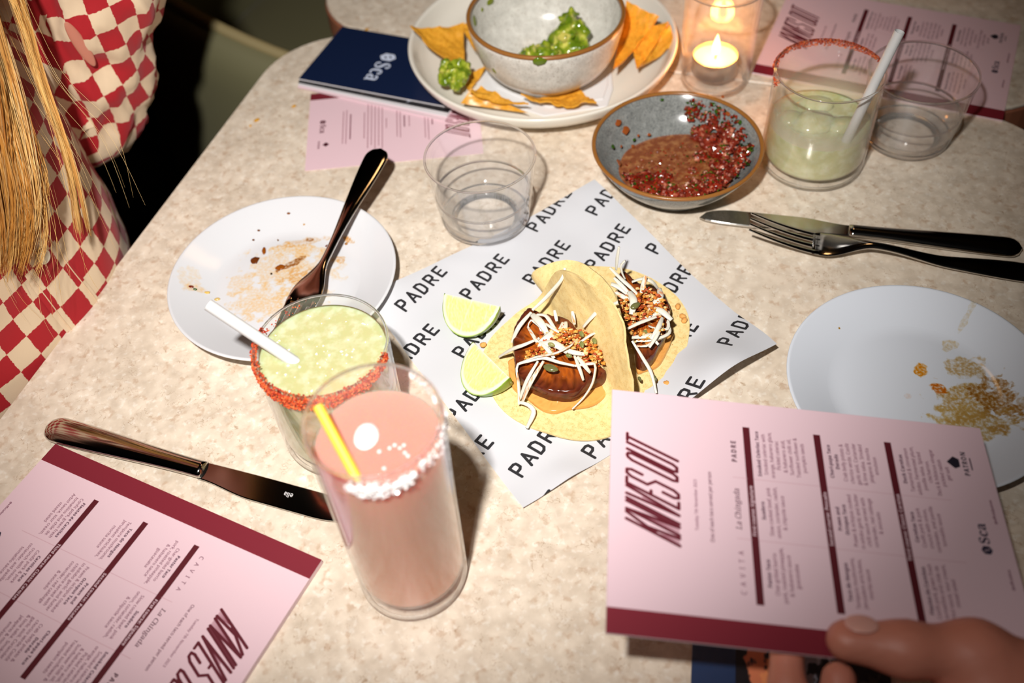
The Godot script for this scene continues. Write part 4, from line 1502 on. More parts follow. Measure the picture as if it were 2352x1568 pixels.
# a low mound with a ragged outline: y0 to y1, its top swelling
func mound(poly: PackedVector2Array, y0: float, y1: float, swell: float, nz: FastNoiseLite, amp: float, tint: Callable) -> ArrayMesh:
	var o := smooth_outline(poly, 5)
	var n := o.size()
	var c := Vector2.ZERO
	for q in o:
		c += q / n
	var g := Geo.new()
	var rim := func(u: float, k: float):
		var i: float = u * n
		var p: Vector2 = o[int(i) % n].lerp(o[(int(i) + 1) % n], i - floorf(i))
		return c.lerp(p, k)
	var ar := 0.0
	for i in n:
		ar += o[i].cross(o[(i + 1) % n])
	g.grid(n, 14, func(u, v):
		var k: float
		var y: float
		if v < 0.36:
			var e: float = v / 0.36
			k = 1.0 - 0.05 * (1.0 - cos(e * PI / 2)) + 0.02 * sin(e * PI)
			y = lerpf(y0, y1, sin(e * PI / 2))
		else:
			var e: float = (v - 0.36) / 0.64
			k = 0.95 * (1.0 - e)
			y = y1 + swell * (1.0 - pow(1.0 - e, 2.0))
		var p: Vector2 = rim.call(u, k)
		var w := nz.get_noise_3d(p.x, y, p.y)
		p = c + (p - c) * (1.0 + w * amp * 8.0 * minf(1.0, k * 2.0))
		return at(p.x, maxf(y0 * 0.8, y + w * amp * (0.3 if v < 0.05 else 1.0)), p.y), ar > 0.0, Vector2.ONE, tint)
	return g.mesh()

const SEED_GREENS := [[126, 128, 74], [150, 146, 92], [104, 104, 62]]

func taco(label: String, tort: ArrayMesh, sauce: Array, slab: Array, shreds: Array, seeds: Array, crumb: Array, top: float, n: int) -> void:
	var t := thing("taco", label, "taco", Transform3D(), "soft tacos on the paper sheet")
	part("tortilla", tort, M.tortilla, t)
	var nz := fnl(23, 120.0, 3)
	var mayo := lin(226, 162, 86)
	part("sauce", mound(flat(sauce), 0.0035, 0.0068, 0.0022, nz, 0.0006, func(_u, _v): return mayo.lerp(lin(206, 132, 58), maxf(0.0, nz.get_noise_2d(_u * 0.3, _v * 0.05)))), M.wet, t)
	var nz2 := fnl(29, 260.0, 3)
	part("glazed_slice", mound(flat(slab), 0.0055, 0.0180, top - 0.0200, nz2, 0.0013, func(_u, _v):
		var k := smoothstep(0.36, 0.62, _v)
		var w := nz2.get_noise_2d(_u * 0.5, _v * 0.1)
		return lin(66, 26, 18).lerp(lin(112, 52, 30), clampf(w + 0.45, 0.0, 1.0)).lerp(lin(176, 88, 26), k * clampf(0.7 + w, 0.0, 1.0))), M.wet, t)
	# crumble
	var l := []
	var bits := [lin(226, 166, 74), lin(236, 186, 104), lin(206, 122, 40), lin(186, 84, 24), lin(214, 142, 52), lin(238, 204, 140), lin(170, 66, 20)]
	var cp := flat(crumb)
	for k in n:
		var p := inside(cp)
		var s := rng.randf_range(0.0008, 0.0036)
		l.append([Transform3D(turn(rng).scaled(Vector3(s * 1.3, s * 0.8, s)), at(p.x, top + rng.randf_range(-0.002, 0.0065), p.y)), bits[rng.randi() % bits.size()]])
	for k in n / 3:
		var p := inside(cp) + Vector2(rng.randfn() * 0.004, rng.randfn() * 0.004)
		l.append([Transform3D(turn(rng).scaled(Vector3.ONE * rng.randf_range(0.0004, 0.001)), at(p.x, top + rng.randf_range(0.0, 0.004), p.y)), bits[3 + 3 * (k % 2)]])
	scatter(grain_shape(9), l, M.dry, "spiced_crumble", t)
	var more := []
	for k in 8:
		var p := inside(cp)
		var a := rng.randf() * TAU
		var d := Vector2(cos(a), sin(a)) * rng.randf_range(0.007, 0.011)
		var b := d.orthogonal() * rng.randf_range(-0.5, 0.5)
		var h := (top + rng.randf_range(0.002, 0.008)) * 1e4
		more.append([int((p.x - d.x) * 1e4), int(h - 25), int((p.y - d.y) * 1e4), int((p.x + b.x) * 1e4), int(h), int((p.y + b.y) * 1e4), int((p.x + d.x) * 1e4), int(h - 20), int((p.y + d.y) * 1e4)])
	for s in shreds + more:
		var p := curve(mm(s), 0.002)
		var w := rng.randf_range(0.0012, 0.0018)
		if s.size() == 9 and p[0].distance_to(p[p.size() - 1]) < 0.03 and rng.randf() < 0.4:
			w *= 1.7
		var rx := PackedFloat32Array()
		var ry := PackedFloat32Array()
		for i in p.size():
			var e := 0.55 + 0.45 * sin(PI * clampf(i / float(p.size() - 1), 0.08, 0.92))
			rx.append(w * e); ry.append(w * 0.55 * e)
		var g := Geo.new()
		var sp := rng.randf()
		g.col = lin(222, 219, 204)
		g.tube(p, rx, ry, 8, Vector3(rng.randf() - 0.5, 1, rng.randf() - 0.5))
		if sp < 0.35:
			for i in g.v.size():
				if nz.get_noise_3dv(g.v[i] * 4.0) > 0.15:
					g.c[i] = lin(226, 150, 92)
		part("cabbage_shred", g.mesh(), M.veg, t)
	for s in seeds:
		var p := mm(s)
		var d := p[1] - p[0]
		var g := Geo.new()
		var q: Array = SEED_GREENS[rng.randi() % 3]
		g.col = lin(q[0], q[1], q[2])
		var x := d.normalized()
		var z := x.cross(Vector3.UP).normalized()
		g.blob(Vector3.ZERO, Vector3(d.length() * 0.5, 0.0016, d.length() * 0.29), null, 0.0, 16, 10)
		for i in g.v.size():
			var e: float = g.v[i].x / (d.length() * 0.5)
			g.v[i].z *= 1.0 - 0.35 * maxf(0.0, e)
		var o := part("pumpkin_seed", g.mesh(), M.wet, t)
		o.transform = Transform3D(Basis(x, z.cross(x), z), (p[0] + p[1]) * 0.5 + Vector3(0, 0.001, 0))

func tacos() -> void:
	taco("soft taco in front, glazed slices under white shreds, its open half towards the limes", tortilla(Vector2(0.043, -0.431), 1.0, -0.006, deg_to_rad(80), 0.0635, 3, 0.014), SAUCE_A, SLAB_A, SHREDS_A, SEEDS_A, CRUMB_A, 0.0235, 680)
	taco("soft taco behind, leaning right with its filling half hidden by its folded side", tortilla(Vector2(0.0585, -0.457), -1.0, 0.007, deg_to_rad(128), 0.066, 8, 0.009), SAUCE_B, SLAB_B, SHREDS_B, SEEDS_B, CRUMB_B, 0.0235, 520)
	var k := 0
	for p in flat(NUTS + NUTSA):
		var g := Geo.new()
		g.col = lin(222, 160, 84)
		g.blob(Vector3.ZERO, Vector3(0.0026, 0.0018, 0.0020), fnl(k, 0.5), 0.3, 10, 7)
		k += 1
		lone("nut_piece", g.mesh(), M.dry, ["toasted nut piece at the upper right edge of the rear taco", "orange crumb at the right edge of the rear taco", "small orange crumb on the paper just right of the rear taco", "toasted nut piece at the near right of the rear taco", "yellow seed crumb between the two lime wedges"][k - 1], "crumb", "", Transform3D(Basis(Vector3.UP, k * 1.3), at(p.x, 0.0045, p.y)))

# ---------------------------------------------------------------- lime wedges
func lime(label: String, a: Vector3, b: Vector3, out: Vector3, roll: float) -> void:
	# the ridge runs from a to b; one cut face slopes from it down to the peel on the side of 'out'
	var t := thing("lime_wedge", label, "lime", Transform3D(), "lime wedges on the paper sheet")
	var x := (b - a).normalized()
	var half := a.distance_to(b) * 0.5
	var m := (a + b) * 0.5
	var y := Vector3.UP
	var z := (out - x * out.dot(x)).normalized()
	var rad := 0.0265
	var dir := func(ang: float): return z * cos(ang) + y * sin(ang)
	var a0 := deg_to_rad(-32.0 + roll)      # the face we see
	var a1 := deg_to_rad(-108.0 + roll)     # the hidden face
	var nz := fnl(19, 300.0, 3)
	var peel := lin(132, 168, 42)
	var deep := lin(96, 136, 28)
	var g := Geo.new()
	g.grid(36, 12, func(u, v):
		var e: float = (u * 2.0 - 1.0)
		var r: float = rad * sqrt(maxf(0.0, 1.0 - e * e))
		var p: Vector3 = m + x * e * half + dir.call(lerpf(a0, a1, v)) * (r * (1.0 + 0.02 * nz.get_noise_2d(u, v)))
		p.y = maxf(p.y, TOP + 0.0016)
		return p, false, Vector2.ONE, func(u, v): return peel.lerp(deep, clampf(nz.get_noise_2d(u * 0.2, v * 0.2) + 0.3, 0.0, 1.0)))
	part("peel", g.mesh(), M.veg, t)
	for s in 2:
		g = Geo.new()
		var ang: float = a0 if s == 0 else a1
		var n: Vector3 = dir.call(ang + (PI / 2 if s == 0 else -PI / 2))
		g.grid(48, 18, func(u, v):
			var e: float = (u * 2.0 - 1.0)
			var r: float = rad * sqrt(maxf(0.0, 1.0 - e * e))
			var lift: float = 0.0006 * sin(v * PI) + (0.0009 * maxf(0.0, sin(u * PI * 3.0)) * sin(v * PI) if s == 0 else 0.0)
			var p: Vector3 = m + x * e * half + dir.call(ang) * (r * v) + n * lift
			p.y = maxf(p.y, TOP + 0.0014)
			return p, s == 0, Vector2.ONE, func(u, v):
				var e: float = absf(u * 2.0 - 1.0)
				var edge: float = maxf(v, sqrt(e * e + v * v * (1.0 - e * e)))
				var flesh := lin(202, 206, 118).lerp(lin(220, 222, 160), clampf(nz.get_noise_2d(u * 0.15 + v * 0.02, v * 0.02) + 0.5, 0.0, 1.0))
				var seam := clampf(1.0 - absf(fposmod(u * 3.0 + v * 0.15, 1.0) - 0.5) / 0.035, 0.0, 1.0)
				flesh = flesh.lerp(lin(226, 227, 196), seam * 0.7 + smoothstep(0.08, 0.0, v) * 0.8)
				flesh = flesh.lerp(lin(226, 228, 196), smoothstep(0.86, 0.9, edge))
				return flesh.lerp(peel, smoothstep(0.965, 0.985, edge)))
		part("cut_face", g.mesh(), M.wet, t, "pale cut flesh")

func limes() -> void:
	lime("lime wedge lying upper left of the front taco, the farther of the two", at(-0.0448, 0.0215, -0.4885), at(-0.0060, 0.0225, -0.4705), Vector3(-0.42, 0, 0.9), 0.0)
	lime("lime wedge touching the left edge of the front taco, the nearer of the two", at(-0.0262, 0.0225, -0.4405), at(-0.0035, 0.0205, -0.4085), Vector3(-0.86, 0, 0.50), 0.0)

# ---------------------------------------------------------------- the big plate with its bowl and chips
func heap(g: Geo, c: Vector3, spots: Array, cell: float, amp: float, seed_: int, freq: float, cols: Array, keep = null) -> void:
	var lo := Vector3.ONE * 9
	var hi := -lo
	for s in spots:
		var p := c + Vector3(s[0], s[1], s[2]) * 0.001
		lo = lo.min(p - Vector3.ONE * (s[3] * 0.001 + 0.004)); hi = hi.max(p + Vector3.ONE * (s[3] * 0.001 + 0.004))
	var nt := Nets.new(lo, hi, cell)
	for s in spots:
		nt.ball(c + Vector3(s[0], s[1], s[2]) * 0.001, s[3] * 0.001, 0.003)
	var nz := fnl(seed_, freq, 3)
	nt.noise(nz, amp)
	if keep != null:
		nt.clip(keep)
	var cn := fnl(seed_ + 3, 0.10, 3)
	nt.into(g, func(p):
		var k: float = cn.get_noise_3dv(p * 1000.0)
		return cols[0].lerp(cols[1], clampf(k * 1.6 + 0.45, 0.0, 1.0)).lerp(cols[2], clampf(k * 4.0 - 1.0, 0.0, 1.0)))

func chip(label: String, p: PackedVector3Array, k: int) -> void:
	var g := Geo.new()
	var nz := fnl(70 + k, 80.0, 3)
	var n := (p[1] - p[0]).cross(p[2] - p[0]).normalized()
	if n.y < 0.0: n = -n
	var c := (p[0] + p[1] + p[2]) / 3.0
	var f := func(u: float, v: float, side: float):
		var a := p[0].lerp(p[1], u).lerp(p[2], v)
		var d := (a - c).length()
		var bub := maxf(0.0, nz.get_noise_3dv(a)) * 0.0045
		return a + n * (d * d * 7.5 - 0.0020 + side + bub + nz.get_noise_3dv(a * 0.45) * 0.0035)
	var up := (p[1] - p[0]).cross(p[2] - p[0]).dot(n) > 0.0
	g.grid(20, 20, func(u, v): return f.call(u, v, 0.0), not up)
	g.grid(20, 20, func(u, v): return f.call(u, v, -0.0016), up)
	for e in 3:
		g.grid(20, 1, func(u, v):
			var uu: float = u if e == 0 else float(e - 1)
			var vv: float = 0.0 if e == 0 else u
			return f.call(uu, vv, -0.0016 * v), (up if e != 2 else not up))
	lone("tortilla_chip", g.mesh(), M.chip, label, "chip", "tortilla chips on the big plate")

func sharing_plate() -> void:
	var c := at(0.0498, 0, -0.7843)
	lone("sharing_plate", lathed(rounded([[0, 0.004], [0.082, 0.004], [0.084, 0.0], [0.09, 0.0], [0.094, 0.004, 0.003], [0.116, 0.018, 0.02], [0.1205, 0.0288, 0.004], [0.1195, 0.0308, 0.002], [0.1165, 0.0300, 0.0018], [0.109, 0.0150, 0.012], [0.095, 0.0095, 0.01], [0, 0.0090]], 7), 128), M.cream_glaze, "large off-white rimmed plate carrying the bowl, napkin and tortilla chips", "plate", "", Transform3D(Basis(), c))
	# folded napkin
	var g := Geo.new()
	var np := flat([-139, -7566, -71, -7362, 189, -7124, 437, -6954, 981, -7012, 1061, -7250, 1088, -7572, 827, -7814, 162, -7914])
	g.prism(np, TOP + 0.0098, TOP + 0.0112, 0.0004)
	var o := PackedVector2Array()
	for q in np:
		o.append(q.lerp(Vector2(0.052, -0.748), 0.14) + Vector2(0.004, -0.003))
	g.prism(o, TOP + 0.0113, TOP + 0.0124, 0.0004)
	lone("paper_napkin", g.mesh(), M.napkin, "folded white paper napkin under the speckled bowl on the big plate", "napkin")
	# bowl
	var bc := at(0.0517, 0.0126, -0.7547)
	var b := thing("guacamole_bowl", "deep white speckled bowl with a brown rim on the big plate", "bowl", Transform3D(Basis(), bc))
	part("bowl", lathed(rounded([[0, 0.003], [0.030, 0.003], [0.032, 0.0], [0.036, 0.0], [0.040, 0.004, 0.002], [0.058, 0.020, 0.022], [0.0655, 0.048, 0.02], [0.0667, 0.0590], [0.0640, 0.0592], [0.0628, 0.046, 0.02], [0.054, 0.019, 0.022], [0.030, 0.0075, 0.012], [0, 0.007]], 8), 112), M.stone, b)
	part("rim", lathed(rounded([[0.0664, 0.0570], [0.0672, 0.0590, 0.001], [0.0668, 0.0606, 0.001], [0.0650, 0.0610, 0.001], [0.0636, 0.0602, 0.001], [0.0632, 0.0575], [0.0664, 0.0570]], 4), 112), M.rim_brown, b, "brown glazed rim")
	# guacamole: a heap, three smears on the wall, a drip over the rim
	var gm := thing("guacamole", "chunky green guacamole heaped in the speckled bowl", "guacamole", Transform3D(Basis(), bc))
	g = Geo.new()
	var greens := [lin(96, 122, 24), lin(160, 172, 50), lin(206, 200, 100)]
	heap(g, Vector3(0, 0.008, 0), [[-12, 16, 8, 9], [-4, 17, 12, 9], [-18, 10, 2, 8], [6, 12, 6, 10], [16, 22, -6, 11], [24, 25, -12, 9], [20, 30, -16, 8], [30, 24, -10, 8], [12, 16, -6, 10], [22, 14, 0, 11], [0, 8, 0, 11], [26, 33, -22, 4], [23, 38, -23, 2.6], [-2, 22, 8, 6], [18, 28, -4, 7], [4, 20, 14, 6], [30, 16, 4, 8], [16, 8, 10, 10]], 0.0013, 0.0050, 5, 0.09, greens)
	part("heap", g.mesh(), M.wet, gm)
	var cub := [[-8, 31, 8, 5.2], [-16, 27, 4, 4.6], [16, 36, -2, 6.5], [27, 36, -12, 5.2], [8, 28, 11, 4.2]]
	for q in cub:
		g = Geo.new()
		g.col = lin(200, 190, 92)
		g.blob(Vector3(q[0], q[1] - 2.0, q[2]) * 0.001, Vector3(q[3], q[3] * 0.85, q[3] * 1.1) * 0.001, fnl(int(q[0]) + 50, 0.14, 2), 0.3, 16, 10)
		part("avocado_chunk", g.mesh(), M.wet, gm)
	var wall := func(deg: float, h: float): # a point on the inner wall
		var r := 0.0632 - 0.016 * pow(1.0 - clampf(h / 0.058, 0.0, 1.0), 2.2)
		return Vector3(cos(deg_to_rad(deg)) * r, h, sin(deg_to_rad(deg)) * r)
	var k := 0
	for q in [[196, 0.047, 4.5, 5.5], [182, 0.036, 4.5, 8.0], [176, 0.030, 3.5, 5], [224, 0.048, 5, 3], [236, 0.050, 6, 3], [247, 0.052, 4, 2.6], [212, 0.047, 2, 1.8], [276, 0.044, 2.4, 6], [300, 0.044, 2, 2], [140, 0.034, 3, 4], [118, 0.047, 3, 2], [104, 0.050, 4, 2], [84, 0.051, 3.5, 2], [66, 0.051, 4, 2]]:
		g = Geo.new()
		g.col = lin(112, 124, 28).lerp(lin(150, 150, 50), fposmod(k * 0.37, 1.0))
		var p: Vector3 = wall.call(q[0], q[1])
		var inw := Vector3(-p.x, 0.015, -p.z).normalized()
		var side := inw.cross(Vector3.UP).normalized()
		g.blob(p, Vector3(0.0012, q[3] * 0.001, q[2] * 0.001), fnl(k, 0.3), 0.35, 12, 8, Basis(inw, side.cross(inw), side))
		k += 1
		part("smear", g.mesh(), M.wet, gm)
	g = Geo.new()
	g.col = lin(92, 112, 26)
	g.blob(Vector3(-0.0105, 0.0575, 0.0663), Vector3(0.0062, 0.0036, 0.0016), fnl(4, 0.25), 0.3, 14, 9)
	part("drip", g.mesh(), M.wet, gm)
	# chips
	var cl := ["large curled tortilla chip jutting over the left rim of the big plate, guacamole on it", "tortilla chip tucked behind the large left one against the bowl", "small tortilla chip under the left one beside the bowl", "long tortilla chip standing on edge at the front left of the plate", "second tortilla chip on edge just behind the front left one", "tortilla chip pointing at the bowl at the front of the plate", "largest tortilla chip between the bowl and the right rim of the plate", "tortilla chip overlapping the largest one at the right", "tortilla chip nearest the candle at the plate's right rim"]
	for i in CHIPS.size():
		chip(cl[i], mm(CHIPS[i]), i)
	g = Geo.new()
	heap(g, at(-0.0300, 0.0270, -0.7395), [[-5, 3, -8, 7.5], [6, 4, -5, 8], [-7, 2, 3, 6.5], [3, 3, 6, 7.5], [1, 1, 13, 5.5], [9, 2, 3, 5], [-1, 5, 0, 6]], 0.0011, 0.0042, 15, 0.11, greens)
	lone("guacamole_dollop", g.mesh(), M.wet, "dollop of guacamole on the large left tortilla chip", "guacamole")

# ---------------------------------------------------------------- the grey bowl of salsa
func salsa_bowl() -> void:
	var bc := at(0.1403, 0, -0.61)
	var b := thing("salsa_bowl", "shallow grey speckled bowl with a brown rim holding tomato salsa", "bowl", Transform3D(Basis(), bc))
	part("bowl", lathed(rounded([[0, 0.003], [0.029, 0.003], [0.031, 0.0], [0.0345, 0.0], [0.038, 0.004, 0.002], [0.056, 0.022, 0.02], [0.0654, 0.0385], [0.0634, 0.0392], [0.053, 0.021, 0.02], [0.034, 0.0085, 0.012], [0, 0.0065]], 8), 112), M.grey_stone, b)
	part("rim", lathed(rounded([[0.0645, 0.0368], [0.0660, 0.0384, 0.001], [0.0658, 0.0402, 0.001], [0.0642, 0.0406, 0.001], [0.0628, 0.0396, 0.001], [0.0628, 0.0384], [0.0645, 0.0368]], 4), 112), M.rim_brown, b, "brown glazed rim")
	var s := thing("salsa", "red tomato salsa with onion and coriander in the grey bowl", "salsa", Transform3D(Basis(), bc))
	var inner := func(r: float): return 0.0070 + 0.0325 * pow(clampf(r / 0.0635, 0.0, 1.0), 2.3)
	# the juice lies level; its edge is where the wall meets it
	var pool := PackedVector2Array()
	for q in [[-43, -8], [-36, -22], [-24, -31], [-8, -37], [10, -38], [24, -34], [40, -20], [46, 0], [44, 18], [32, 34], [12, 44], [-8, 45], [-26, 37], [-40, 20], [-45, 6]]:
		pool.append(Vector2(q[0], q[1]) * 0.001)
	pool = smooth_outline(pool, 4)
	var g := Geo.new()
	var juice := mat(Color(srgb(150, 84, 40), 0.82), 0.05)
	juice.transparency = BaseMaterial3D.TRANSPARENCY_ALPHA
	juice.albedo_texture = tex(mapped(128, [noise_bytes(128, fnl(91, 0.05, 4))], func(q): return srgb(140, 74, 40).lerp(srgb(184, 128, 78), clampf((q[0] - 90) * 0.007, 0.0, 1.0))))
	juice.albedo_color = Color(1, 1, 1, 0.78)
	var nj := pool.size()
	g.grid(nj, 8, func(u, v):
		var p: Vector2 = pool[int(round(u * nj)) % nj] * (1.0 - v)
		return Vector3(p.x, 0.0172 - 0.0006 * v, p.y), true, Vector2(1, 1))
	for i in g.v.size():
		g.uv[i] = Vector2(g.v[i].x, g.v[i].z) / 0.05
	part("juice", g.mesh(), juice, s)
	g = Geo.new()
	var mash := [[22, 17, -50, 7], [30, 22, -48, 7], [38, 22, -38, 8], [46, 24, -26, 8], [50, 22, -12, 8], [52, 24, 4, 7], [46, 20, 16, 8], [36, 18, 26, 8], [24, 16, 34, 9], [10, 15, 38, 9], [-6, 15, 38, 9], [-20, 15, 34, 9], [-33, 15, 24, 8], [-38, 14, 12, 6], [-26, 13, 12, 8], [-12, 13, 14, 8], [32, 16, -22, 9], [38, 16, -8, 9], [34, 14, 6, 9], [24, 13, 18, 8], [22, 13, -8, 7], [10, 12, 26, 8], [-8, 11, 26, 7], [-20, 11, 20, 6], [26, 17, -34, 8], [12, 10, 8, 7]]
	heap(g, Vector3.ZERO, mash, 0.0015, 0.0040, 33, 0.2, [lin(104, 32, 20), lin(150, 58, 40), lin(204, 138, 108)], func(p): return inner.call(Vector2(p.x, p.z).length()) - 0.0006 - p.y)
	part("mash", g.mesh(), M.wet, s)
	var reds := [lin(134, 32, 20), lin(150, 46, 28), lin(108, 26, 18), lin(140, 66, 44), lin(92, 30, 22), lin(118, 44, 30)]
	var pinks := [lin(190, 128, 108), lin(172, 104, 90), lin(204, 160, 136), lin(150, 84, 74)]
	var leaf := [lin(42, 74, 18), lin(64, 92, 24), lin(34, 56, 16), lin(104, 112, 36)]
	var sets := {"tomato_dice": [[], reds], "onion_dice": [[], pinks], "herb_flake": [[], leaf]}
	var floor_ := PackedVector2Array([Vector2(-40, -4), Vector2(-20, -20), Vector2(8, -28), Vector2(24, -20), Vector2(44, 6), Vector2(20, 40), Vector2(-20, 40)])
	for k in 1900:
		var on := k < 1500
		var p := Vector2.ZERO
		var y := 0.0
		if on:
			var q: Array = mash[rng.randi() % mash.size()]
			var th := rng.randf() * TAU
			var rr := sqrt(rng.randf()) * 0.95
			p = Vector2(q[0] + cos(th) * rr * q[3], q[2] + sin(th) * rr * q[3]) * 0.001
			y = (q[1] + q[3] * sqrt(1.0 - rr * rr * 0.9)) * 0.001 + rng.randf_range(-0.001, 0.0012)
		else:
			p = inside(floor_) * 0.001
			y = 0.0168 + rng.randf_range(-0.0008, 0.0006)
		var r := p.length()
		if r > 0.0605:
			continue
		y = maxf(y, inner.call(r) + 0.0008)
		var d := rng.randf()
		var kind := "tomato_dice" if d < 0.60 else "onion_dice" if d < 0.76 else "herb_flake"
		var sz := rng.randf_range(0.002, 0.0050)
		var sc := Vector3(sz, sz * 0.7, sz * rng.randf_range(0.6, 1.0))
		if kind == "herb_flake": sc = Vector3(sz * 1.0, 0.0007, sz * 0.6)
		if kind == "onion_dice": sc *= 0.75
		if not on: sc *= 0.6
		var bs := turn(rng) if kind != "herb_flake" else Basis(Vector3.UP, rng.randf() * TAU) * Basis(Vector3.RIGHT, rng.randf_range(-0.7, 0.7))
		sets[kind][0].append([Transform3D(bs * Basis.from_scale(sc), Vector3(p.x, y, p.y)), sets[kind][1][rng.randi() % sets[kind][1].size()]])
	for kind in sets:
		scatter(grain_shape(kind.length()), sets[kind][0], M.wet, kind, s)
	# dried splashes on the wall
	var k := 0
	for q in [[-40, -40, 3.4, 0], [-34, -37, 4.2, 0], [-24, -36, 1.6, 0], [-47, -18, 2.4, 1], [-44, -4, 3.6, 0], [-2, -60, 1.8, 1], [37, -48, 2.4, 1], [47, -36, 2.4, 0], [46, -52, 1.6, 0], [-28, -32, 1.8, 1], [-30, -26, 2.0, 0], [-15, -38, 1.8, 0], [-40, -22, 1.5, 0], [22, -54, 1.8, 1], [40, -42, 3.0, 1], [54, -24, 2.4, 1]]:
		var p := Vector3(q[0] * 0.001, 0, q[1] * 0.001)
		p.y = inner.call(p.length()) + 0.0006
		var out := Vector3(p.x, 0, p.z).normalized()
		var n := (Vector3.UP - out * 1.0).normalized()
		var side := n.cross(out).normalized()
		g = Geo.new()
		g.col = lin(150, 78, 34) if q[3] == 0 else lin(52, 84, 28)
		g.blob(p, Vector3(q[2] * 0.7, 0.5, q[2]) * 0.001, fnl(k, 0.4), 0.45, 10, 7, Basis(n.cross(side), n, side))
		k += 1
		part("splash", g.mesh(), M.wet, s)

# ---------------------------------------------------------------- the candle
func candle() -> void:
	var c := at(0.198, 0, -0.74)
	var t := thing("candle_glass", "straight glass votive holder with a lit tealight behind the salsa bowl", "glass", Transform3D(Basis(), c))
	part("holder", lathed(tumbler_profile(0.0292, 0.0332, 0.092, 0.0022, 0.011, 0.005), 96), M.pane, t)
	ring(t, "rim", 0.0321, 0.0921, 0.0011, 0.001)
	ring(t, "heel", 0.0268, 0.0030, 0.0022, 0.0026)
	var q := thing("tealight", "lit tealight glowing inside the glass holder", "candle", Transform3D(Basis(), c + Vector3(-0.001, 0.0112, 0.0)))
	part("cup", lathed(rounded([[0, 0], [0.0195, 0], [0.0195, 0.0155], [0.0200, 0.0158, 0.0002], [0.0192, 0.0160], [0.0190, 0.0012], [0, 0.0012]], 3), 64), M.tin, q)
	M.wax.emission_enabled = true  # wax made to glow, for the flame light scattered in it
	M.wax.emission = srgb(255, 190, 96)
	M.wax.emission_energy_multiplier = 2.0
	part("candle_wax", lathed(rounded([[0, 0.0013], [0.0189, 0.0013], [0.0189, 0.0128], [0.0180, 0.0120, 0.001], [0, 0.0116]], 4), 64), M.wax, q)
	part("wick", tubed(PackedVector3Array([Vector3(0, 0.0112, 0), Vector3(0.0004, 0.015, 0), Vector3(0.001, 0.0175, 0)]), 0.0007, 8), M.black, q)
	var fm := mat(srgb(255, 220, 150), 1.0)
	fm.emission_enabled = true
	fm.emission = srgb(255, 214, 138)
	fm.emission_energy_multiplier = 6.0
	var p := PackedVector2Array()
	for k in 21:
		var s := k / 20.0
		p.append(Vector2(0.0036 * pow(sin(PI * pow(s, 0.62)), 1.1) if k > 0 and k < 20 else 0.0, 0.0152 + s * 0.021))
	part("flame", lathed(p, 32), fm, q)
	var l := OmniLight3D.new()
	l.name = "candle_light"
	l.light_color = srgb(255, 158, 74)
	l.light_energy = 0.009
	l.light_size = 0.003
	l.omni_range = 8.0
	l.omni_attenuation = 2.0
	l.shadow_enabled = true
	add_child(l)
	l.position = c + Vector3(-0.001, 0.0112 + 0.025, 0)

func crumbs() -> void:
	var l := [[-2082, -7385, 3.0, "larger yellow chip crumb on the table left of the pink flyer"], [-1766, -7544, 2.2, "yellow chip crumb on the table just left of the navy leaflets"], [-2133, -7311, 1.2, "tiny yellow crumb beside the larger one left of the pink flyer"], [-1146, -8676, 2.6, "yellow chip crumb at the gap between the two tables"]]
	for q in l:
		var g := Geo.new()
		g.col = lin(206, 150, 30)
		g.blob(Vector3.ZERO, Vector3(q[2], 0.9, q[2] * 0.6) * 0.001, fnl(int(-q[0]), 0.5), 0.35, 10, 7)
		lone("crumb", g.mesh(), M.dry, q[3], "crumb", "", Transform3D(Basis(Vector3.UP, 0.7), at(q[0] * 1e-4, 0.0008, q[1] * 1e-4)))

# ---------------------------------------------------------------- people
# hair: n strands gathered in locks that follow one path
func strands(g: Geo, locks: int, each: int, pts: Array, spread: Array, thick: float, rad: float, cols: Array, seed_: int) -> void:
	var r := RandomNumberGenerator.new()
	r.seed = seed_
	var m := pts.size()
	var steps := 14
	for lk in locks:
		var a := r.randf() * TAU
		var q := sqrt(r.randf())
		var off := Vector3(cos(a) * q, r.randfn() * 0.4, sin(a) * q)
		var lc: Color = cols[r.randi() % cols.size()]
		var path := []
		for i in m:
			path.append(pts[i] + off * spread[i] + Vector3(r.randfn(), r.randfn(), r.randfn()) * spread[i] * 0.10)
		for k in each:
			var b := r.randf() * TAU
			var w0 := sqrt(r.randf()) * thick
			var o2 := Vector3(cos(b), 0.3 * r.randfn(), sin(b)) * w0
			var p := PackedVector3Array()
			for i in m:
				p.append(path[i] + o2 * (1.0 - 0.45 * i / m) + Vector3(r.randfn(), r.randfn(), r.randfn()) * thick * 0.12)
			var len := r.randf_range(0.88, 1.0)
			var line := PackedVector3Array()
			for i in steps + 1:
				var f: float = float(i) / steps * (m - 1) * len
				var i0 := mini(int(f), m - 2)
				line.append(p[i0].cubic_interpolate(p[i0 + 1], p[maxi(i0 - 1, 0)], p[mini(i0 + 2, m - 1)], f - i0))
			g.col = lc.lerp(cols[r.randi() % cols.size()], r.randf() * 0.6)
			g.grp += 1
			var s := g.v.size()
			var w := rad * r.randf_range(0.7, 1.3)
			for i in steps + 1:
				var t := (line[mini(i + 1, steps)] - line[maxi(i - 1, 0)]).normalized()
				var sd := t.cross(Vector3(0.3, 0.5, 0.8)).normalized()
				var u := sd.cross(t)
				var ww := w * (1.0 - 0.7 * pow(float(i) / steps, 3.0))
				for e in 3:
					g.add(line[i] + (sd * cos(e * TAU / 3) + u * sin(e * TAU / 3)) * ww)
			for i in steps:
				for e in 3:
					g.quad(s + i * 3 + e, s + i * 3 + 3 + e, s + i * 3 + 3 + (e + 1) % 3, s + i * 3 + (e + 1) % 3)

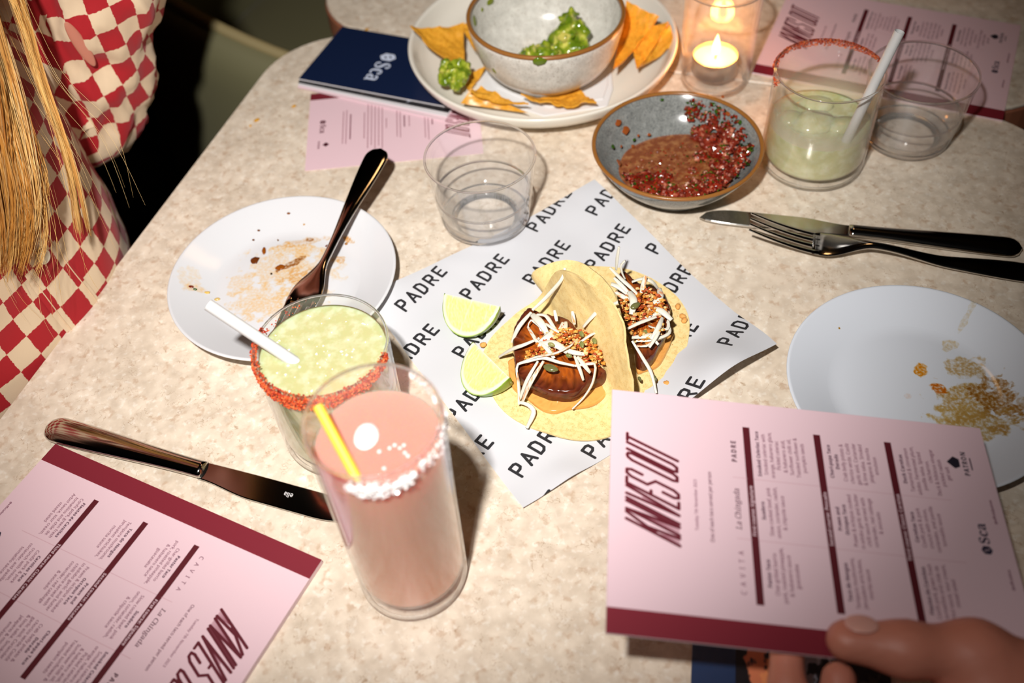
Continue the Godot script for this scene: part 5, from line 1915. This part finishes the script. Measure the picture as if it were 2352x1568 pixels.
func face(nt: Nets, h: Vector3, fw: Vector3, side: Vector3, up: Vector3) -> void:
	nt.ball(h + up * 0.025 - fw * 0.012, 0.092, 0.02, Vector3(0.98, 1.08, 0.92))
	nt.bone(h + up * 0.01 + fw * 0.03, h - up * 0.065 + fw * 0.055, 0.066, 0.036, 0.03)
	nt.bone(h + up * 0.012 + fw * 0.088, h - up * 0.022 + fw * 0.108, 0.007, 0.013, 0.012)
	nt.bone(h - up * 0.052 + fw * 0.088 - side * 0.02, h - up * 0.052 + fw * 0.088 + side * 0.02, 0.008, 0.008, 0.01)
	nt.bone(h - up * 0.062 + fw * 0.086 - side * 0.014, h - up * 0.062 + fw * 0.086 + side * 0.014, 0.008, 0.008, 0.01)
	for s in [-1, 1]:
		nt.carve(h + up * 0.012 + fw * 0.098 + side * 0.034 * s, 0.016, 0.016)
		nt.ball(h + up * 0.010 + fw * 0.078 + side * 0.034 * s, 0.0125, 0.003)
		nt.bone(h + up * 0.018 + side * 0.088 * s, h - up * 0.03 + side * 0.084 * s + fw * 0.004, 0.012, 0.008, 0.008)
		nt.ball(h - up * 0.02 + fw * 0.055 + side * 0.045 * s, 0.024, 0.03)

# a hand: wrist, four finger chains and a thumb, joined with its palm
func hand_bones(nt: Nets, wrist: Vector3, knuckles: Array, fingers: Array, thumb: Array, k := 0.006) -> void:
	for i in 4:
		nt.bone(wrist, knuckles[i], 0.017, 0.0105, 0.012)
	for i in 3:
		nt.bone(knuckles[i], knuckles[i + 1], 0.0105, 0.0102, 0.008)
	for i in 4:
		var p: Vector3 = knuckles[i]
		var r := [0.0100, 0.0104, 0.0098, 0.0085]
		var w: float = r[i]
		for q in fingers[i]:
			nt.bone(p, q, w, w * 0.92, 0.003)
			p = q
			w *= 0.93
	var tr := [0.0165, 0.0138, 0.0118, 0.0098]
	for i in thumb.size() - 1:
		nt.bone(thumb[i], thumb[i + 1], tr[i], tr[i + 1], k)

func cloth_tube(c: Callable, rx: Callable, rz: Callable, n: int, m: int, nz: FastNoiseLite, amp: float, x: Vector3, z: Vector3, lenm: float, girth: float) -> ArrayMesh:
	# a garment tube: c(v) its centre, rx / rz its half widths along x and z; checks keep their size
	var g := Geo.new()
	g.grid(n, m, func(u, v):
		var th: float = -TAU * u
		var p: Vector3 = c.call(v)
		var d: Vector3 = x * cos(th) * rx.call(v, th) + z * sin(th) * rz.call(v, th)
		var w: float = nz.get_noise_3dv((p + d) * 1.0) * amp
		return p + d * (1.0 + w), false, Vector2(girth / 0.034, lenm / 0.034))
	return g.mesh()

func left_person() -> void:
	var t := thing("person", "woman with long blonde hair in a red and cream checked shirt at the left", "person", Transform3D())
	var hips := row(-0.70, -0.235, 0.37)
	var chest := row(-0.615, 0.06, 0.37)
	var neck := row(-0.585, 0.235, 0.385)
	var head := row(-0.595, 0.390, 0.395)
	var sl := row(-0.63, 0.185, 0.525)
	var sr := row(-0.63, 0.185, 0.205)
	var el := row(-0.583, 0.045, 0.552)
	var hl := row(-0.50, 0.235, 0.60)
	var er := row(-0.60, -0.06, 0.13)
	var hr := row(-0.42, -0.13, 0.22)
	var kl := row(-0.25, -0.225, 0.47)
	var kr := row(-0.25, -0.225, 0.27)
	var g := Geo.new()
	# trunk, arms and legs
	var nt := Nets.new(row(-0.66, -0.76, 0.37) + Vector3(-0.24, 0, -0.34), row(-0.45, 0.62, 0.37) + Vector3(0.36, 0, 0.34), 0.012)
	nt.bone(hips, chest, 0.115, 0.105, 0.05)
	nt.bone(chest, neck, 0.105, 0.05, 0.05)
	nt.bone(sl, sr, 0.052, 0.052, 0.05)
	nt.bone(neck, head, 0.05, 0.05, 0.02)
	nt.bone(sl, el, 0.044, 0.034, 0.03)
	nt.bone(el, hl, 0.034, 0.024, 0.01)
	nt.bone(sr, er, 0.044, 0.034, 0.03)
	nt.bone(er, hr, 0.034, 0.024, 0.01)
	for q in [[kl, 0.47], [kr, 0.27]]:
		nt.bone(hips.lerp(q[0], 0.18) + AWAY * (0.05 if q[1] > 0.4 else -0.05), q[0], 0.078, 0.056, 0.04)
		nt.bone(q[0], row(-0.28, -0.68, q[1]), 0.054, 0.034, 0.02)
		nt.bone(row(-0.28, -0.70, q[1]), row(-0.17, -0.725, q[1]), 0.034, 0.024, 0.02)
	nt.into(g)
	var hn := Nets.new(head - Vector3.ONE * 0.15, head + Vector3.ONE * 0.15, 0.004)
	var fw := (RIGHT * 0.95 + Vector3(0, -0.3, 0)).normalized()
	var up := (Vector3.UP + RIGHT * 0.3).normalized()
	face(hn, head, fw, AWAY, up)
	hn.bone(head - fw * 0.02, neck, 0.05, 0.048, 0.02)
	hn.into(g)
	for s in 2:
		var w: Vector3 = hl if s == 0 else hr
		var f: Vector3 = (hl - el).normalized() if s == 0 else (hr - er).normalized()
		var sd := AWAY if s == 0 else -AWAY
		sd = (sd - f * sd.dot(f)).normalized()
		var pn := f.cross(sd) * (1.0 if s == 0 else -1.0)
		var kn := []
		var fg := []
		for i in 4:
			var k: Vector3 = w + f * (0.088 - 0.006 * i) + sd * (0.028 - 0.019 * i) * -1.0
			kn.append(k)
			var a := k + f * 0.032 - pn * 0.014
			var b := a + f * 0.012 - pn * 0.022
			fg.append([a, b, b - f * 0.006 - pn * 0.018])
		var hd := Nets.new(w - Vector3.ONE * 0.17, w + Vector3.ONE * 0.17, 0.0042)
		hand_bones(hd, w, kn, fg, [w + f * 0.02 - sd * 0.02, w + f * 0.05 - sd * 0.045, w + f * 0.078 - sd * 0.046 - pn * 0.012, w + f * 0.10 - sd * 0.036 - pn * 0.02])
		hd.bone(w - f * 0.03, w, 0.025, 0.022, 0.01)
		hd.into(g)
	part("body", g.mesh(), M.skin, t)
	# shirt: trunk
	var nz := fnl(44, 7.0, 3)
	var rid := fnl(45, 16.0, 2)
	var cen := func(v: float):
		var h := lerpf(-0.30, 0.215, v)
		return row(lerpf(-0.665, -0.620, smoothstep(0.0, 0.6, v)), h, 0.372)
	var front := func(v: float, th: float):
		var f := maxf(0.0, cos(th))
		var b := 0.128 + 0.016 * sin(PI * clampf(v * 1.2 - 0.1, 0.0, 1.0))
		if v > 0.84: b *= lerpf(1.0, 0.45, pow((v - 0.84) / 0.16, 1.5))
		return b * (1.0 + 0.05 * f * sin(v * 16.0 + sin(th * 3.0))) + 0.012 * f * smoothstep(0.5, 0.2, v)
	var wide := func(v: float, th: float):
		var b := lerpf(0.168, 0.158, v) + 0.02 * smoothstep(0.35, 0.0, v)
		if v > 0.84: b *= lerpf(1.0, 0.5, pow((v - 0.84) / 0.16, 1.5))
		return b
	var shirt := part("shirt", cloth_tube(cen, front, wide, 120, 70, nz, 0.055, RIGHT, -AWAY, 0.52, 0.92), M.check, t)
	# placket with its buttons, down the front
	var fr := func(v: float, th: float, o: float):
		var p: Vector3 = cen.call(v)
		var d: Vector3 = RIGHT * cos(th) * front.call(v, th) - AWAY * sin(th) * wide.call(v, th)
		return p + d * (1.0 + nz.get_noise_3dv(p + d) * 0.055) + RIGHT * o
	g = Geo.new()
	g.grid(6, 60, func(u, v):
		return fr.call(lerpf(0.03, 0.9, v), lerpf(-0.13, 0.10, u), 0.0016 + 0.0014 * sin(PI * u)), true, Vector2(0.9, 11.5), null, Vector2(0.3, 0.2))
	part("placket", g.mesh(), M.check, shirt)
	for s in 2:
		var line := PackedVector3Array()
		for k in 80:
			line.append(fr.call(lerpf(0.04, 0.9, k / 79.0), -0.108 + 0.186 * s, 0.0028))
		part("stitching", tubed(line, 0.0004, 6), M.thread, shirt)
	for v in [0.70, 0.565, 0.43, 0.29, 0.15]:
		var p: Vector3 = fr.call(v, -0.015, 0.0046)
		var e: Vector3 = (fr.call(v + 0.03, -0.015, 0.0046) - p).normalized()
		var n := e.cross(AWAY).normalized()
		if n.dot(RIGHT) < 0.0: n = -n
		var o := part("button", lathed(rounded([[0, 0], [0.0052, 0], [0.0058, 0.0012, 0.0006], [0.0050, 0.0022, 0.0006], [0.0040, 0.0016, 0.0004], [0, 0.0014]], 4), 32), M.button, shirt)
		o.transform = Transform3D(Basis(e, n, e.cross(n)), p)
	# sleeves, full and creased
	for s in 2:
		var a: Vector3 = sl if s == 0 else sr
		var b: Vector3 = el if s == 0 else er
		var c2: Vector3 = hl if s == 0 else hr
		var path := curve(PackedVector3Array([a + (a - b) * 0.12, a.lerp(b, 0.5) + RIGHT * 0.012, b + Vector3(0, 0.004, 0), b.lerp(c2, 0.45), b.lerp(c2, 0.86)]), 0.006)
		var rx := PackedFloat32Array()
		for i in path.size():
			var q := float(i) / (path.size() - 1)
			rx.append(lerpf(0.066, 0.050, q) * (1.0 + 0.025 * sin(q * 33.0)) * (1.0 - 0.4 * smoothstep(0.92, 1.0, q)))
		g = Geo.new()
		g.tube(path, rx, rx, 64, AWAY, Vector2(0.36 / 0.034, 1.0 / 0.034))
		for i in g.v.size():
			g.uv[i] = g.uv[i].rotated(0.5)
			var w := (0.5 - absf(rid.get_noise_3dv(g.v[i] * Vector3(1.3, 0.7, 1.3)))) * 0.016 + nz.get_noise_3dv(g.v[i] * 4.0) * 0.005 - 0.004
			var axis := path[mini(i / 65, path.size() - 1)]
			g.v[i] += (g.v[i] - axis).normalized() * w
		part("sleeve", g.mesh(), M.check, shirt)
	# the slit at her cuff, a little skin showing
	var so := at(-0.3005, 0.1305, -0.6705)
	var sy := Vector3(-0.12, 0.98, 0.12).normalized()
	var sn := (at(0, 0.5361, 0) - so)
	sn = (sn - sy * sn.dot(sy)).normalized()
	g = Geo.new()
	g.blob(Vector3.ZERO, Vector3(0.0046, 0.021, 0.0016), null, 0.0, 20, 12)
	part("sleeve_opening", g.mesh(), M.skin, shirt, "narrow opening in the sleeve with skin showing").transform = Transform3D(Basis(sy.cross(sn), sy, sn), so)
	# yoke across the shoulders, open at the neck, with a flat collar
	var yk := PackedVector3Array()
	var yr := PackedFloat32Array()
	for i in 25:
		var q := i / 24.0
		yk.append(sl.lerp(sr, q) + Vector3(0, 0.012 + 0.020 * sin(PI * q), 0) + AWAY * lerpf(0.03, -0.03, q))
		yr.append(0.058 + 0.030 * sin(PI * q))
	g = Geo.new()
	g.tube(yk, yr, PackedFloat32Array([0.056]), 48, Vector3.UP, Vector2(0.42 / 0.034, 1.0 / 0.034))
	part("yoke", g.mesh(), M.check, shirt)
	g = Geo.new()
	g.grid(40, 8, func(u, v):
		var th: float = lerpf(0.35, TAU - 0.35, u)
		var d: Vector3 = RIGHT * cos(th) - AWAY * sin(th)
		return neck + Vector3(0, -0.010 + 0.035 * sin(v * PI) - 0.03 * v, 0) + d * lerpf(0.058, 0.085, v), false, Vector2(0.36 / 0.034, 0.06 / 0.034))
	part("collar", g.mesh(), M.check, shirt)
	# matching trousers under the table
	for q in [[kl, 1], [kr, -1]]:
		var path := curve(PackedVector3Array([hips + AWAY * (0.06 * q[1]) + Vector3(0, 0.02, 0), (hips + AWAY * 0.07 * q[1]).lerp(q[0], 0.5) + Vector3(0, 0.02, 0), q[0] + RIGHT * 0.02, q[0] + Vector3(0.01, -0.2, 0), q[0] + Vector3(0, -0.42, 0)]), 0.012)
		var rx := PackedFloat32Array()
		for i in path.size():
			rx.append(lerpf(0.098, 0.062, float(i) / (path.size() - 1)) * (1.0 + 0.04 * sin(i * 1.3)))
		g = Geo.new()
		g.tube(path, rx, rx, 40, Vector3.UP, Vector2(0.5 / 0.034, 1.0 / 0.034))
		part("trouser_leg", g.mesh(), M.check, t)
	# hair
	g = Geo.new()
	var blond := [lin(222, 164, 84), lin(238, 190, 112), lin(204, 140, 62), lin(246, 212, 150), lin(186, 120, 50)]
	var shade := [lin(150, 94, 38), lin(126, 76, 30), lin(176, 116, 52)]
	var cap := Nets.new(head - Vector3.ONE * 0.16, head + Vector3.ONE * 0.16, 0.006)
	cap.ball(head + up * 0.035 - fw * 0.018, 0.101, 0.02, Vector3(0.98, 1.06, 0.95))
	cap.bone(head - fw * 0.05, head - fw * 0.07 - up * 0.11, 0.07, 0.06, 0.03)
	cap.carve(head - up * 0.03 + fw * 0.10, 0.085, 0.02)
	cap.into(g, func(p): return blond[2])
	# the curtain that falls in front of her left shoulder
	strands(g, 190, 26, [head + AWAY * 0.05 + fw * 0.06 + up * 0.02, row(-0.525, 0.29, 0.442), row(-0.492, 0.195, 0.402), row(-0.478, 0.128, 0.370), row(-0.480, 0.088, 0.346)], [0.05, 0.036, 0.025, 0.021, 0.015], 0.0042, 0.00028, blond, 1)
	strands(g, 60, 26, [head + AWAY * 0.06 + fw * 0.05, row(-0.535, 0.28, 0.455), row(-0.508, 0.19, 0.414), row(-0.492, 0.128, 0.380), row(-0.488, 0.092, 0.355)], [0.045, 0.030, 0.020, 0.015, 0.012], 0.0042, 0.00028, shade, 2)
	# the loose lock nearest the table
	strands(g, 11, 34, [head + AWAY * 0.07 + fw * 0.06, row(-0.500, 0.235, 0.470), row(-0.484, 0.158, 0.443), row(-0.470, 0.108, 0.421), row(-0.463, 0.066, 0.397)], [0.016, 0.006, 0.0034, 0.0028, 0.006], 0.0017, 0.00024, blond, 3)
	# flyaways
	strands(g, 16, 1, [row(-0.500, 0.25, 0.46), row(-0.486, 0.165, 0.440), row(-0.465, 0.118, 0.430), row(-0.452, 0.07, 0.412)], [0.02, 0.022, 0.030, 0.034], 0.002, 0.00014, [blond[3], blond[1]], 4)
	strands(g, 26, 1, [row(-0.500, 0.22, 0.43), row(-0.480, 0.135, 0.390), row(-0.470, 0.085, 0.362), row(-0.468, 0.050, 0.352)], [0.03, 0.032, 0.030, 0.028], 0.002, 0.00014, [blond[3], blond[1]], 5)
	# and down her back
	strands(g, 60, 10, [head - fw * 0.06 + up * 0.05, head - fw * 0.10 - up * 0.05, row(-0.72, 0.16, 0.38), row(-0.75, 0.02, 0.37)], [0.06, 0.06, 0.07, 0.07], 0.008, 0.0006, blond, 6)
	part("hair", g.mesh(), M.hair, t, "long loose blonde hair", "stuff")

func menu_holder() -> void:
	var t := thing("person", "diner's hand holding up the pink menu at lower right, thumb on top", "person", Transform3D())
	var o := at(0.14670877, 0.0694084, -0.25775793)
	var L := Vector3(0.98186796, -0.11360933, 0.15175057)
	var N := Vector3(0.11567183, 0.99327587, -0.00480431)
	var W := Vector3(-0.15018437, 0.02227046, 0.98840714)
	var q := func(l: float, n: float, w: float): return o + (L * l + N * n + W * w) * 0.001
	var wrist: Vector3 = q.call(122, 0, 84)
	var elbow: Vector3 = q.call(330, -20, 190)
	var shoulder: Vector3 = q.call(420, 200, 420)
	var g := Geo.new()
	var nt := Nets.new(q.call(50, -60, 120) - Vector3(0.12, 0.09, 0.13), q.call(50, 10, 100) + Vector3(0.13, 0.09, 0.10), 0.0024)
	var kn := [q.call(38, -10, 104), q.call(50, -19, 120), q.call(66, -27, 131), q.call(82, -33, 138)]
	var fg := [[q.call(-6, -14, 101), q.call(-16, -15, 84), q.call(-15, -12.5, 66)], [q.call(10, -24, 116), q.call(8, -22, 96), q.call(10, -16, 77)], [q.call(30, -34, 126), q.call(28, -32, 104), q.call(30, -22, 86)], [q.call(54, -40, 130), q.call(50, -38, 112), q.call(50, -28, 96)]]
	var th := [q.call(100, 4, 78), q.call(66, 11, 70), q.call(33, 11.5, 71.5), q.call(7, 10.4, 69.5)]
	hand_bones(nt, wrist, kn, fg, th, 0.008)
	nt.bone(q.call(100, 0, 82), q.call(70, -4, 92), 0.021, 0.017, 0.012)
	nt.bone(q.call(68, 6, 72), q.call(72, 4, 84), 0.0155, 0.015, 0.012)
	nt.bone(wrist, wrist.lerp(elbow, 0.15), 0.027, 0.029, 0.012)
	nt.carve(q.call(9, 23.5, 64.5), 0.0062, 0.004, Vector3(1.7, 0.7, 1.1))
	var cr := fnl(52, 0.35, 2)
	nt.noise(cr, 0.0004)
	nt.into(g)
	var body := Nets.new(wrist.min(shoulder) - Vector3(0.05, 0.15, 0.08), shoulder.max(wrist) + Vector3(0.12, 0.1, 0.12), 0.010)
	body.bone(wrist.lerp(elbow, 0.10), elbow, 0.0285, 0.034, 0.01)
	body.bone(elbow, shoulder, 0.034, 0.052, 0.02)
	body.into(g)
	part("body", g.mesh(), M.skin, t)
	g = Geo.new()
	g.blob(Vector3.ZERO, Vector3(0.0078, 0.0013, 0.0060), null, 0.0, 20, 12)
	var nail := part("thumbnail", g.mesh(), M.nail, t, "pale thumbnail")
	nail.transform = Transform3D(Basis(L, N, W) * Basis(Vector3.RIGHT, -0.35) * Basis(Vector3.BACK, 0.10), q.call(11, 20.6, 65.8))
	var path := curve(PackedVector3Array([wrist.lerp(elbow, 0.42), elbow, shoulder + (shoulder - elbow) * 0.1]), 0.012)
	g = Geo.new()
	var rx := PackedFloat32Array()
	for i in path.size():
		rx.append(0.054 + 0.016 * i / path.size() + 0.003 * sin(i * 1.7))
	g.tube(path, rx, rx, 36)
	part("sleeve", g.mesh(), M.black, t)
